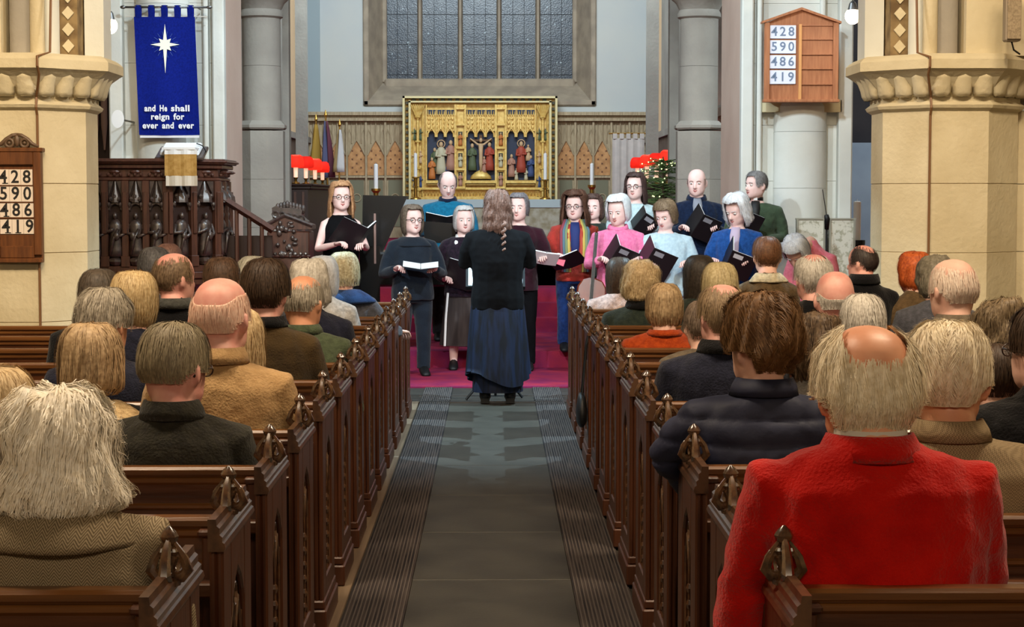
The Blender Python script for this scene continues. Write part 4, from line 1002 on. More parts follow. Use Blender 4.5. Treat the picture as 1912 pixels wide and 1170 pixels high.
# ---- floral white frontal panels and microphone stand at the right
Yg = 20.2 - 1.4
t = empty('floral_screen', (P(1542, 368, Yg).x, Yg, 0), 0, 'low white floral patterned screen against the right arch pier', 'screen'); o = t.location
M_FLORAL = mat('white floral cloth', (216, 212, 196), .8, .1, col2=(176, 172, 150), nscale=22, contrast=(.5, .6))
for a, c_ in ((1487, 1541), (1548, 1597)):
    x0, x1 = P(a, 368, Yg).x-o.x, P(c_, 368, Yg).x-o.x; zt = P(921, 410, Yg).z
    b = MB(); b.b2(x0, x1, -.02, .02, .2, zt); pn = b.build('cloth_panel', M_FLORAL, t, bevel=.006)
    b = MB(); b.b2(x0-.005, x1+.005, -.03, .03, zt, zt+.015); b.b2(x0, x0+.02, -.03, .03, 0, zt); b.b2(x1-.02, x1, -.03, .03, 0, zt); b.build('frame', mat('screen frame', (150, 146, 130), .6), pn)
p = P(1544, 392, 18.4); t = empty('microphone_stand', (p.x, 18.4, 0), 0, 'black microphone on a stand in front of the floral screen', 'microphone'); h = P(921, 405, 18.4).z
b = MB(); b.lathe([(.14, 0), (.13, .02), (.02, .03), (.012, .1), (.012, h)], seg=12); b.build('stand', M_BLACK, t, smooth=30)
b = MB(); b.tube([(0, 0, h-.12), (0, -.02, h-.02), (-.01, -.03, h+.02)], [.022, .028, .022], 8); b.build('microphone', M_BLACK, t, smooth=True)
b = MB(); b.tube([(0, 0, h), (-.02, 0, h+.12), (-.045, 0, h+.27)], .004, 5); b.build('gooseneck', M_BLACK, t)
# ---- cello leaning behind the rainbow-scarf singer
Yc = 17.3; p = P(1096, 565, Yc)
M_VARN = mat('red-brown varnish', (134, 54, 22), .22, .6, coat=.8, col2=(98, 36, 16), nscale=4)
t = empty('cello', (p.x, Yc, P(921, 640, Yc).z), 0, 'red-brown varnished cello beside the pink-jumper singer', 'cello'); t.rotation_euler = (R(-6), R(5), 0)
b = MB(); prof = [(.0, .02), (.12, .03), (.20, .10), (.215, .19), (.19, .27), (.135, .34), (.125, .40), (.15, .46), (.17, .53), (.165, .61), (.12, .68), (.03, .71)]
poly = [(x*.8, z*.85) for x, z in prof]+[(-x*.8, z*.85) for x, z in prof[::-1]]
b.front(poly, -.05, .05); b.build('body', M_VARN, t, bevel=.012)
b = MB(); b.b2(-.016, .016, -.08, -.03, .3, 1.02); b.build('neck', M_BLACKWOOD, t)
b = MB(); b.torus((0, -.05, 1.05), .022, .012, 'X', 10, 6); b.build('scroll', M_VARN, t)
b = MB(); b.box((0, -.07, .28), (.08, .01, .07)); b.front([(-.02, .08), (.02, .08), (.03, .2), (-.03, .2)], -.075, -.06); b.build('bridge', M_PUL, t)
b = MB()
for k in range(4): b.tube([(-.012+k*.008, -.088, .15), (-.01+k*.007, -.1, .3), (-.006+k*.004, -.085, 1.0)], .0012, 3)
b.build('string', M_METAL, t)
# ---- conductor's music stand
Ys = 15.25
t = empty('music_stand', (P(925, 368, Ys).x, Ys, .012), 0, 'black folding music stand in front of the conductor', 'music stand'); o = t.location
for dx, dy in ((-.24, -.1), (.22, .05), (0, .25)):
    b = MB(); b.tube([(0, 0, .28), (dx, dy, .0)], .011, 6); b.build('leg', M_BLACK, t)
b = MB(); b.tube([(0, 0, .1), (0, 0, .98)], .012, 8); b.build('pole', M_BLACK, t)
Ms = MX.Translation((0, 0, 1.02)) @ MX.Rotation(R(-35), 4, 'X')
b = MB(); b.box((0, 0, 0), (.48, .015, .3), Ms); b.box((0, -.02, -.15), (.48, .05, .012), Ms); b.build('desk', M_BLACK, t)
t = tag(MB().box((0, -.012, 0), (.44, .006, .29), Ms).build('sheet_music', M_PAPER, None, loc=o), 'open white sheet music on the conductor\'s stand', 'sheet music')
# small coral riser of the chancel steps is part of floor.002
t = empty('handbag', (.535, 11.35, .26), 0, 'small black bag hanging from a pew end on the right of the aisle', 'bag')
b = MB(); rs = [[(w_*cos(q*pi/6)*.5, d*sin(q*pi/6)*.5, z) for q in range(12)] for w_, d, z in ((.03, .16, 0), (.065, .26, .03), (.07, .27, .1), (.05, .2, .17), (.03, .12, .2))]; b.rings(rs); b.build('pouch', M_BLACK, t, smooth=True)
b = MB(); b.tube([(0, -.06, .18), (.03, -.03, .5), (.06, .02, .64), (.03, .05, .5), (0, .06, .18)], .006, 6); b.build('strap', M_BLACK, t)
# ================================================================ PEOPLE
HP = np.array([  # z, half width, front, back   (head local, z=0 at eye line, metres)
 (.118, .004, .004, .004), (.113, .032, .034, .040), (.100, .052, .056, .066), (.080, .066, .074, .084), (.055, .0735, .086, .095),
 (.030, .0765, .0905, .100), (.005, .0765, .089, .100), (-.015, .075, .090, .094), (-.040, .0715, .091, .078), (-.065, .066, .091, .060),
 (-.085, .058, .089, .045), (-.100, .046, .085, .030), (-.110, .032, .078, .015), (-.116, .012, .06, .0)])
def prof(tab, z):
    t = np.asarray(tab); return [float(np.interp(z, t[::-1, 0], t[::-1, k])) for k in (1, 2, 3)]
def rp(w_, f, bk, phi, n=2.25):
    s_, c_ = sin(phi), cos(phi); q = (abs(s_)**n+abs(c_)**n)**(-1/n)
    return w_*s_*q, (f if c_ > 0 else bk)*c_*q
def head_into(b, M, male=True, k=1.0):
    rs = []; seg = 28
    for z in (.118, .114, .106, .096, .082, .066, .05, .036, .022, .01, -.002, -.014, -.026, -.038, -.05, -.06, -.068, -.076, -.085, -.095, -.104, -.111, -.116):
        w_, f, bk = prof(HP, z); ring = []
        if male and z < -.05: w_ *= 1.06
        for a in range(seg):
            phi = 2*pi*a/seg; x, y = rp(w_, f, bk, phi)
            ph = (phi+pi) % (2*pi)-pi
            g = lambda p0, z0, sp, sz: math.exp(-((abs(ph)-p0)/sp)**2-((z-z0)/sz)**2)
            d = -.011*g(.42, .0, .2, .014)+.006*g(.4, .024, .3, .01)+.004*g(.55, -.03, .2, .02)-.004*g(0, -.056, .12, .008)+.005*g(0, -.068, .2, .012)+.006*g(0, -.1, .2, .015)
            r = sqrt(x*x+y*y)+1e-6; ring.append((x*(1+d/r), y*(1+d/r), z))
        rs.append(ring)
    b.rings(rs, M)
    b.tube([(0, .084, .014), (0, .094, -.005), (0, .107, -.026), (0, .110, -.034), (0, .098, -.042)], [.007, .0085, .0115, .013, .006], 8, M)
    for s in (-1, 1): 
        b.ell((s*.009, .099, -.036), (.008, .009, .007), M, 8, 5)
        Me = M @ MX.Translation((s*.079, -.012, -.012)) @ MX.Rotation(s*R(22), 4, 'Z') @ MX.Rotation(R(-8), 4, 'X')
        b.ell((0, 0, 0), (.0085, .019, .033), Me, 10, 8); b.ell((s*.004, -.006, .004), (.007, .02, .03), Me, 10, 7)
def loft(b, sec, M=None, seg=16, n=2.3):
    "sec: (center, half lateral, half depth, lateral axis, depth axis)"
    rs = []
    for c, hw, hd, ax, dy in sec:
        c = V(c); ax = V(ax); dy = V(dy); ring = []
        for a in range(seg):
            x, y = rp(hw, hd, hd, 2*pi*a/seg, n); ring.append(c+ax*x+dy*y)
        rs.append(ring)
    b.rings(rs, M)
EXX, EYY = (1, 0, 0), (0, 1, 0)
def remesh(b, name, m, vox, parent, disp=None, smooth_it=2, dec=None):
    me = bpy.data.meshes.new(name); me.from_pydata(b.v, [], b.f)
    bm = bmesh.new(); bm.from_mesh(me); bmesh.ops.recalc_face_normals(bm, faces=bm.faces); bm.to_mesh(me); bm.free()
    o = bpy.data.objects.new(name, me); COL.objects.link(o)
    r = o.modifiers.new('r', 'REMESH'); r.mode = 'VOXEL'; r.voxel_size = vox; r.use_smooth_shade = True
    if smooth_it: s = o.modifiers.new('s', 'SMOOTH'); s.iterations = smooth_it; s.factor = .5
    if dec: d = o.modifiers.new('d', 'DECIMATE'); d.ratio = dec
    dg = bpy.context.evaluated_depsgraph_get(); m2 = bpy.data.meshes.new_from_object(o.evaluated_get(dg))
    bpy.data.objects.remove(o); bpy.data.meshes.remove(me)
    n = len(m2.vertices)
    if disp and n:
        co = np.empty(n*3, 'f'); m2.vertices.foreach_get('co', co); co = co.reshape(-1, 3)
        nn = np.empty(n*3, 'f'); m2.vertex_normals.foreach_get('vector', nn); nn = nn.reshape(-1, 3)
        co = disp(co, nn); m2.vertices.foreach_set('co', co.astype('f').ravel())
    m2.name = name; m2.materials.clear()
    for x in (m if isinstance(m, (list, tuple)) else [m]): m2.materials.append(x)
    m2.polygons.foreach_set('use_smooth', [True]*len(m2.polygons))
    m2.update()
    o = bpy.data.objects.new(name, m2); COL.objects.link(o); o.parent = parent
    return o
def wrinkle(amp=.006, sc=(7, 7, 5), seed=0, puff=0):
    off = V((seed*3.7, seed*1.3, seed*2.1))
    def f(co, nn):
        out = co.copy()
        for i in range(len(co)):
            x, y, z = co[i]
            a = NZ.noise(V((x*sc[0], y*sc[1], z*sc[2]))+off)
            q = NZ.noise(V((x*sc[0]*2.1+z*6, y*sc[1]*2, z*sc[2]*3.4-x*4))+off)
            d = amp*(.7*a+.8*(1-abs(q)*2.4)*.5)
            if puff: d += puff*(abs(sin(z*pi/.075))**.5-.6)
            out[i] = co[i]+nn[i]*d
        return out
    return f
# ---------------------------------------------------------------- hair
def hair(parent, name, M, style, m, ns, seed=0, hs=1.0, wid=.003, curl=0, lump=0, seglen=5):
    "shell following the scalp plus separate strand ribbons"
    rng = random.Random(seed); tab = style['tab']; ztop = tab[0][0]
    off = V((seed*1.7, seed*.9, 0))
    def zt(al): return ztop*cos(al) if al < pi/2 else -(al-pi/2)*.115
    def pt(al, phi, o=0.0):
        z = zt(al); w_, f, bk = prof(tab, z)
        x, y = rp(w_, f, bk, phi, 2.2)
        r = sqrt(x*x+y*y)+1e-5
        d = o
        if lump: d += lump*NZ.noise(V((x*22, y*22, z*20))+off)*1.6
        ridge = style.get('ridge', .0022); d += ridge*NZ.noise(V((phi*5.5+z*6, z*5, seed)))*2*min(1, r/.05)
        if style.get('part') is not None:
            d -= .008*math.exp(-((x-style['part'])/.008)**2)*(1 if z > .05 and y > -.06 else 0)
        dz = d*max(0, cos(al)); dr = d*min(1, sin(min(al, pi/2)))
        cx = style.get('yoff', 0)
        return V((x*(1+dr/r), y*(1+dr/r)+cx, z+dz))
    fadeT = style.get('fade', 0)
    def fd(al, a0): return -fadeT*(1-smooth01((al-a0)/.55)) if fadeT and a0 > .05 else 0
    b = MB(); NP, NA = style.get('np', 40), style.get('na', 16); rs = []
    for i in range(NA+1):
        ring = []
        for a in range(NP):
            phi = 2*pi*a/NP; ph = (phi+pi) % (2*pi)-pi
            a0, a1 = style['a0'](ph), style['a1'](ph)
            if a1 < a0: a1 = a0
            al = a0+(a1-a0)*i/NA; o = fd(al, a0)
            if i == 0 and a0 > .05: o = -.012
            if i == NA: o = -.014
            ring.append(pt(al, phi, o))
        rs.append(ring)
    b.rings(rs, M, cap=False)
    if style['a0'](pi) == 0: b.f.append(tuple(range(NP))[::-1]); b.mi.append(0)
    # strands
    k = 0; guard = 0
    while k < ns and guard < ns*6:
        guard += 1
        phi = rng.uniform(-pi, pi); a0, a1 = style['a0'](phi), style['a1'](phi)
        if a1-a0 < .12: continue
        al = a0+(a1-a0)*rng.random()**.8*(.98)
        stray = fadeT > .004 and rng.random() < .22
        if stray: al = a0-rng.uniform(.0, .30)
        if al < 1.2 and rng.random() > sin(al)+.25: continue
        L_ = rng.uniform(.35, .9)*style.get('len', 1); ph = phi; o = rng.uniform(.0, .006)+style.get('lift', 0)
        sw = rng.uniform(-.16, .16)+style.get('swirl', 0)*(1 if ph > 0 else -1); pts = []
        lift = rng.uniform(.2, 1)*style.get('tip', .004)
        c0 = rng.uniform(0, 6)
        for j in range(seglen):
            f = j/(seglen-1); aa = min(al+L_*f, a1+.1)
            cc = curl*sin(c0+f*7); fo = (-fadeT*.9+.001 if aa < a0+.1 else fd(aa, a0)*.8) if stray else fd(aa, a0)
            pts.append(pt(aa, ph+sw*f+cc*3, o*(.3 if stray else 1)+fo+lift*f*f+curl*.6*cos(c0+f*7)))
        vs = []
        for j, p in enumerate(pts):
            d = (pts[min(j+1, seglen-1)]-pts[max(j-1, 0)])
            n_ = V((p.x, p.y, p.z*.5)).normalized(); sd = d.cross(n_)
            if sd.length < 1e-7: sd = V((1, 0, 0))
            sd.normalize(); ww = wid*(1-.75*j/(seglen-1)) if j else wid*.5
            vs += [p-sd*ww*.5, p+sd*ww*.5]
        b.add(vs, [(2*j, 2*j+1, 2*j+3, 2*j+2) for j in range(seglen-1)], M); k += 1
    o = b.build(name, m, parent, smooth=True, recalc=False)
    return o
def smooth01(x): x = max(0, min(1, x)); return x*x*(3-2*x)
def front_gap(ph, hair_al, face_al, w0=.95, w1=1.25):
    "hairline angle: face_al in front, hair_al at the back/sides"
    t = smooth01((abs(ph)-w0)/(w1-w0)); return face_al*(1-t)+hair_al*t
def grow(dt, top=None, zmin=-.2):
    out = []
    for i, (z, w_, f, bk) in enumerate(HP):
        if z <= zmin: continue
        d = dt*(1-(.75*smooth01((-.01-z)/.07) if zmin < -.1 else 0)); d = d if i else 0
        out.append((z*(1+dt/.118) if z > 0 else z, w_+d, f+d, bk+d))
    return out
def st_short(t=.012, nape=2.12, top=0, full=0):
    tab = grow(t); tab = [(z+(top*max(0, z/.118)), w_, f, bk) for z, w_, f, bk in tab]
    def a1(ph):
        p = abs(ph)
        if p < .75: return .80
        if p < 1.25: return .80+(1.62-.80)*smooth01((p-.75)/.35)
        if p < 1.95: return 1.52
        return 1.52+(nape-.2-1.52)*smooth01((p-1.95)/.5)
    return dict(tab=tab, a0=lambda ph: 0.0, a1=a1, len=.8)
def st_bald(t=.010, crown=.95, side=.75, nape=2.15, front=False):
    s = st_short(t, nape)
    def a0(ph):
        p = abs(ph); return side+(crown-side)*smooth01((p-1.7)/1.0) if p > 1.0 else 1.35
    a1s = s['a1']
    def a1(ph):
        p = abs(ph); return a1s(ph) if p > 1.15 else a0(ph)
    s['a0'] = a0; s['a1'] = a1; s['fade'] = t*.9; return s
def st_bob(t=.022, L_=.13, flare=.0, fringe=.75, w0=.85, curlin=True, top=0, gap=1.2):
    Z = -L_
    tab = grow(t, zmin=-.01); w_, f, bk = tab[-1][1:]
    tab = [(z+top*max(0, z/.118), a, b_, c) for z, a, b_, c in tab]
    tab += [(-.03, w_+flare*.3, f*.92, bk+flare*.2), (-.07, w_+flare*.8-.003, f*.85, bk-.008+flare*.5), (Z*.85, w_+flare-.008, f*.72, bk-.016+flare), (Z, w_+flare-.022, f*.65, bk-.034+flare), (Z-.02, w_*.7, f*.5, bk*.7)]
    tab = sorted(tab, key=lambda q: -q[0])
    aL = pi/2+L_/.115
    return dict(tab=tab, a0=lambda ph: 0.0, a1=lambda ph: front_gap(ph, aL, fringe, w0, gap), len=1.3, tip=-.004 if curlin else .01, na=22)
HAIRM = {}
def hm(col, col2=None, ns=70, rough=.55):
    k = f'hair {col}'
    c2 = col2 or tuple(int(x*.72) for x in col)
    return mat(k, col, rough, .35, col2=c2, nscale=ns, detail=3, contrast=(.3, .7))
SK = lambda k='fair': {'fair': mat('fair skin', (228, 184, 166), .55, .35, col2=(218, 168, 150), nscale=14, sss=.0),
                       'pink': mat('pink skin', (230, 176, 162), .5, .4, col2=(214, 146, 134), nscale=12),
                       'tan': mat('ruddy skin', (220, 160, 126), .45, .45, col2=(206, 142, 110), nscale=12),
                       'pale': mat('pale skin', (246, 212, 206), .6, .3, col2=(240, 198, 190), nscale=14)}[k]
def glasses(parent, M, m):
    b = MB()
    for s in (-1, 1):
        b.torus((s*.033, .103, .0), .022, .0026, 'Y', 14, 5, M=M, sz=.8)
        b.tube([(s*.055, .10, .006), (s*.078, .06, .006), (s*.086, .0, .002), (s*.088, -.022, -.002), (s*.083, -.034, -.018)], .003, 5, M)
    b.tube([(-.011, .105, .004), (0, .109, .007), (.011, .105, .004)], .002, 5, M)
    return b.build('glasses', m, parent, smooth=True)
M_EYEW = mat('eye white', (225, 220, 215), .3); M_IRIS = mat('iris', (60, 50, 44), .3); M_LIP = mat('lips', (184, 104, 100), .5)
def face(parent, M, brow, lip=True):
    b = MB(); 
    for s in (-1, 1): b.ell((s*.033, .077, .001), (.0135, .0115, .0095), M, 10, 7)
    e = b.build('eyes', M_EYEW, parent, smooth=True)
    b = MB()
    for s in (-1, 1): b.ell((s*.033, .086, .0), (.006, .0035, .006), M, 8, 5)
    b.build('iris', M_IRIS, e, smooth=True)
    b = MB()
    for s in (-1, 1): b.tube([(s*.014, .094, .020), (s*.032, .094, .026), (s*.052, .080, .019)], [(.0015, .002)]*3, 5, M)
    b.build('eyebrows', brow, parent)
    b = MB(); b.tube([(-.026, .080, -.057), (-.012, .092, -.0605), (0, .0945, -.0625), (.012, .092, -.0605), (.026, .080, -.057)], [.001, .004, .0035, .004, .001], 6, M)
    b.tube([(-.022, .083, -.061), (0, .094, -.070), (.022, .083, -.061)], [.001, .0045, .001], 6, M); b.build('mouth', M_LIP, parent, smooth=True)
def hand_into(b, M, curl=.5, side=1, spread=.0, k=1.0):
    "hand local: wrist at origin, fingers along +Y, palm faces -Z, thumb towards side*X"
    MM = M @ MX.Scale(k, 4)
    loft(b, [((0, -.01, 0), .026, .019, EXX, (0, 0, 1)), ((0, .03, 0), .036, .016, EXX, (0, 0, 1)), ((0, .07, 0), .041, .014, EXX, (0, 0, 1)), ((0, .092, -.002), .038, .011, EXX, (0, 0, 1))], MM, 10)
    for i, (x, L_) in enumerate(((.030, .070), (.010, .078), (-.010, .073), (-.029, .058))):
        x *= side; p = V((x, .085, -.001)); a = -.15; pts = [p-V((0, .02, 0)), p]
        for j, s_ in enumerate((.46, .31, .23)):
            a -= curl*(.7, .95, .7)[j]; p = p+V((x*.12*(1-curl), cos(a), sin(a)))*L_*s_; pts.append(p)
        b.tube(pts, [.0085, .0092, .0085, .0078, .006], 8, MM)
    p = V((side*.022, .015, -.002)); b.tube([p, p+V((side*.026, .026, -.008)), p+V((side*.036, .052, -.016-.012*curl)), p+V((side*.030, .076, -.022-.02*curl))], [.013, .0125, .010, .007], 8, MM)
def frame_yz(y, z):
    "matrix whose local +Y = y and local +Z ~ z"
    y = V(y).normalized(); z = V(z); x = y.cross(z).normalized(); z = x.cross(y)
    return MX(((x.x, y.x, z.x, 0), (x.y, y.y, z.y, 0), (x.z, y.z, z.z, 0), (0, 0, 0, 1)))
PEOPLE = 0
def person(label, px=None, py=None, Y=None, z0=0.0, seat=True, hw=.20, yaw=0, hyaw=0, hpitch=0, hroll=0, hs=1.0, sw=.205, bulk=1.0, lean=0.0, slouch=0.0,
           hairspec=None, hairm=None, skin='fair', strands=300, jacket=None, jvox=.014, hidden_low=True, collar=None, vox=.012, dec=.4, trousers=None,
           arms=None, glass=None, facef=False, wr=.006, puff=0, skirt=None, group=None, wid=.004, curl=0, lump=0, extras=None, neck=1.0, sleeves=True, shoes=None, top=None, seedadd=0, hn='hair', neckf=0, nkd=None, neckline=True, seglen=5, shz=0.0, leanx=0.0, zs=None):
    global PEOPLE; PEOPLE += 1; seed = PEOPLE+seedadd
    hp = P(px, py, Y); rz = R(yaw)
    base = V((hp.x, Y, z0)); Rz = MX.Rotation(rz, 4, 'Z'); Ri = Rz.inverted()
    H = Ri @ (hp-base); H = V((0, 0, hp.z-z0))     # local head centre (eye line height)
    zh = H.z
    nk = V((0, -.022-lean*.35-neckf-(.018 if seat else 0), zh-(nkd or (.112 if seat else .130))*hs)); zN = nk.z
    hipz = .53 if seat else max(zN*.585, .6)
    if seat and zh < 1.1: hipz = .5
    hipy = -lean; hx = leanx
    def S(f):   # spine point between hips and neck
        return V((-hx*(1-f), hipy*(1-f)+nk.y*f-slouch*sin(pi*min(1, f*1.05))*.06, hipz+(zN-hipz)*f))
    Mh = MX.Translation(H) @ MX.Rotation(R(hyaw), 4, 'Z') @ MX.Rotation(R(hpitch), 4, 'X') @ MX.Rotation(R(hroll), 4, 'Y') @ MX.Scale(hs, 4)
    # ------- joints of arms and legs
    A = arms or {}
    shd = {}; elb = {}; wri = {}
    for s in (-1, 1):
        sh = S(.81)+V((s*(sw-.045), .0, .0+shz)); shd[s] = sh
        if seat: e_d, w_d = V((s*(sw+.01), hipy+.05, zN-.40)), V((s*.12, hipy+.27, .66))
        else: e_d, w_d = V((s*(sw+.05), .0, zN-.33)), V((s*.13, .22, zN-.36))
        q = A.get('L' if s < 0 else 'R')
        if q: e_d, w_d = V(q[0])+V((0, 0, zN)), V(q[1])+V((0, 0, zN))
        elb[s] = e_d; wri[s] = w_d
    # ------- body (skin)
    b = MB(); head_into(b, Mh, male=hw > .2 or True)
    nb = Mh @ V((0, -.018, -.05))
    b.tube([S(.93), nk+V((0, .0, .02)), nk.lerp(nb, .55), nb], [.072*neck, .062*neck, .058*neck, .056*neck], 14)
    tor = [((-.02 if True else 0), .155, .10), (.05, .165, .11), (.25, .14*bulk, .10*bulk), (.5, .15*bulk, .11*bulk), (.75, .16, .10), (.86, sw-.06, .08), (.94, .09, .065), (1.0, .062, .055)]
    loft(b, [(S(f), a_, d_, EXX, EYY) for f, a_, d_ in tor])
    for s in (-1, 1):
        b.tube([S(.86)+V((s*.08, 0, 0)), shd[s], shd[s].lerp(elb[s], .5), elb[s], elb[s].lerp(wri[s], .4), wri[s]], [.055, .05, .043, .036, .034, .024], 10)
        if seat:
            kn = V((s*.10-hx, hipy+.46, .50)); an = V((s*.10-hx, hipy+.45, .09)); hp_ = V((s*.085-hx, hipy+.02, hipz-.02))
            b.tube([hp_, hp_.lerp(kn, .5), kn, kn.lerp(an, .35), an, an+V((0, .0, -.04))], [.085, .075, .055, .052, .036, .036], 10)
        else:
            hp_ = V((s*.09, hipy, hipz)); kn = V((s*.095, hipy+.02, hipz*.54)); an = V((s*.10, hipy, .09))
            b.tube([hp_, hp_.lerp(kn, .5), kn, kn.lerp(an, .35), an, an+V((0, .0, -.04))], [.09, .078, .055, .054, .038, .036], 10)
        b.tube([an+V((0, -.04, -.045)), an+V((0, .04, -.05)), an+V((0, .13, -.062)), an+V((0, .17, -.067))], [(.034, .034), (.036, .032), (.038, .02), (.028, .014)], 8)
    body_o = remesh(b, 'person', SK(skin), vox, None, None, 2, dec)
    # hands appended so the fingers stay apart
    hb_ = MB(); HM = {}
    for s in (-1, 1):
        q = A.get('L' if s < 0 else 'R'); d = (wri[s]-elb[s]).normalized()
        if q and len(q) > 2: hd, pn = V(q[2]), V(q[3])
        else: hd, pn = d, V((0, 0, 1))
        Mx = MX.Translation(wri[s]) @ frame_yz(hd, pn); HM[s] = Mx
        hand_into(hb_, Mx, (q[4] if q and len(q) > 4 else .45), -s, k=.98)
    bm = bmesh.new(); bm.from_mesh(body_o.data)
    tm = bpy.data.meshes.new('t'); tm.from_pydata(hb_.v, [], hb_.f); tm.polygons.foreach_set('use_smooth', [True]*len(tm.polygons))
    bm.from_mesh(tm); bmesh.ops.recalc_face_normals(bm, faces=bm.faces); bm.to_mesh(body_o.data); bm.free(); bpy.data.meshes.remove(tm)
    body = body_o; body.location = base; body.rotation_euler = (0, 0, rz)
    tag(body, label, 'person', group)
    # ------- clothes
    jm = jacket; I = .018
    if jm is not None:
        b = MB(); bot = -.10 if not seat else -.12
        tj = [(bot, .185*max(1, bulk*.97), .135*bulk), (.02, .185*max(1, bulk*.98), .14*bulk), (.25, .168*bulk, .128*bulk), (.5, .178*bulk, .135*bulk), (.70, sw-.01, .130*(.6+.4*bulk)), (.81, sw-.022, .118*(.6+.4*bulk)), (.875, sw-.05, .104), (.925, sw-.085, .092), (.965, .100, .086), (1.0, .080, .074)]
        if not seat and neckline: tj = tj[:-2]+[(.955, .105, .085)]
        if A.get('low'): tj = [(A['low'], tj[0][1]*1.02, tj[0][2])]+tj
        loft(b, [(S(f)+V((0, 0, shz if f > .8 else 0)), a_, d_, EXX, EYY) for f, a_, d_ in tj])
        if seat: b.tube([S(.97), nk+V((0, .002, .005)), nk.lerp(nb, .16)], [(.079, .072), (.075, .069), (.069, .065)], 16)
        for s in (-1, 1):
            if sleeves == 'none': continue
            m_ = shd[s].lerp(elb[s], .5)+V((s*.01, 0, 0))
            if sleeves == 'short': b.tube([S(.86)+V((s*.08, 0, 0)), shd[s], m_], [.07, .07, .06], 12); continue
            b.tube([S(.87)+V((s*.07, 0, .0)), shd[s]+V((0, 0, .0)), m_, elb[s], elb[s].lerp(wri[s], .45), wri[s].lerp(elb[s], .06)], [.060, .070, .063, .055, .05, .04], 12)
        remesh(b, (top or 'jacket'), jm, jvox, body, wrinkle(wr, seed=seed, puff=puff), 3)
    if collar is not None:
        cm, ch, cr = collar; ch *= .62; b = MB(); pts = []
        n = 24; rs = []
        up = (nb-nk).normalized()
        for i in range(n):
            t = 2*pi*i/n; c_, s_ = cos(t), sin(t); fr = max(0, s_)
            fr = max(0, s_); ax_ = (nb-nk).normalized(); dirr = V((c_, s_, 0))
            lo = nk+V((c_*.080*cr, s_*.076*cr, -.012-.03*fr)); hgt = ch*(1-.5*fr); hi = nk+ax_*(hgt+.006)+V((c_*.069*cr, s_*.066*cr, -.02*fr))
            rs.append([lo, lo+dirr*.010+V((0, 0, -.004)), lo.lerp(hi, .5)+dirr*.010, hi+dirr*.004, hi-dirr*.004, lo.lerp(hi, .5)-dirr*.004])
        b.rings(rs, closed=True); b.build('collar', cm, body, smooth=True)
    if trousers is not None and not skirt:
        b = MB()
        if seat:
            loft(b, [(V((-hx, hipy, hipz-.09)), .17, .13, EXX, EYY), (V((-hx, hipy, hipz)), .17, .125, EXX, EYY), (V((-hx, hipy, hipz+.08)), .16, .115, EXX, EYY)])
        else: loft(b, [(V((0, hipy, hipz-.08)), .17, .12, EXX, EYY), (V((0, hipy, hipz+.02)), .178, .125, EXX, EYY), (V((0, hipy, hipz+.12)), .16, .115, EXX, EYY)])
        for s in (-1, 1):
            if seat: hp_, kn, an = V((s*.085-hx, hipy+.02, hipz-.02)), V((s*.10-hx, hipy+.47, .505)), V((s*.10-hx, hipy+.46, .10))
            else: hp_, kn, an = V((s*.09, hipy, hipz)), V((s*.097, hipy+.02, hipz*.54)), V((s*.102, hipy-.005, .07))
            b.tube([hp_, hp_.lerp(kn, .5), kn, kn.lerp(an, .4), an], [.098, .088, .070, .066, .062], 12)
        if seat: b.build('trousers', trousers, body, smooth=True)
        else: remesh(b, 'trousers', trousers, .014, body, wrinkle(.006, seed=seed), 2)
    for s in (-1, 1):
        if seat: an = V((s*.10-hx, hipy+.45, .09))
        else: an = V((s*.10, hipy, .09))
        b = MB(); b.tube([an+V((0, -.065, -.05)), an+V((0, -.045, -.03)), an+V((0, .03, -.035)), an+V((0, .12, -.055)), an+V((0, .19, -.066)), an+V((0, .205, -.07))], [(.03, .03), (.04, .052), (.044, .05), (.047, .034), (.04, .022), (.02, .012)], 10)
        b.build('shoe', shoes or M_BLACK, body, smooth=True)
    # ------- head dressing
    if hairspec is not None: hair(body, hn, Mh, hairspec, hairm, strands, seed, hs, wid, curl, lump, seglen)
    if facef: face(body, Mh, hairm or hm((120, 100, 80)))
    if glass: glasses(body, Mh, glass)
    info = dict(o=body, Mh=Mh, S=S, nk=nk, zN=zN, sw=sw, wri=wri, elb=elb, shd=shd, HM=HM, base=base, Rz=Rz, hipz=hipz, hipy=hipy)
    if extras: extras(info)
    return info
# ================================================================ CONGREGATION
def PM(row): return F/(ROW(row)+.20)
def wool(k, c, c2=None, n=40, b=.5): return mat(k, c, .95, .1, col2=c2 or tuple(int(x*.8) for x in c), nscale=n, bump=b, bscale=120, sheen=.15)
W_TWEED = mat('herringbone tweed', (156, 140, 114), .95, .1, col2=(104, 90, 70), nscale=900, kind='herring', contrast=(.2, .8), bump=.3, bscale=160)
W_TAN = wool('tan wool coat', (180, 146, 102), (166, 132, 90)); W_DKGRN = wool('dark green-black wool', (48, 46, 38), (38, 36, 32))
W_NAVY = wool('navy cloth', (34, 36, 52), (26, 28, 42)); W_BLACK = wool('black cloth', (18, 17, 20), (12, 12, 14)); W_OLIVE = wool('olive brown cloth', (70, 54, 30), (52, 40, 24), 8)
W_GREEN = wool('moss green cloth', (74, 84, 62), (60, 68, 50)); W_RED = mat('red fleece', (196, 22, 12), .95, .08, col2=(166, 10, 6), nscale=7, bump=.5, bscale=140, sheen=.2)
W_BEIGE = mat('beige basketweave', (158, 138, 108), .95, .1, col2=(124, 106, 82), nscale=260, kind='checker'); W_RUST = wool('rust orange wool', (168, 66, 22), (140, 50, 16))
W_BROWN = wool('brown cloth', (96, 76, 52), (78, 62, 42)); W_GREY = wool('grey-brown cloth', (106, 94, 78), (90, 78, 64)); W_GREYB = wool('blue-grey cloth', (84, 84, 92))
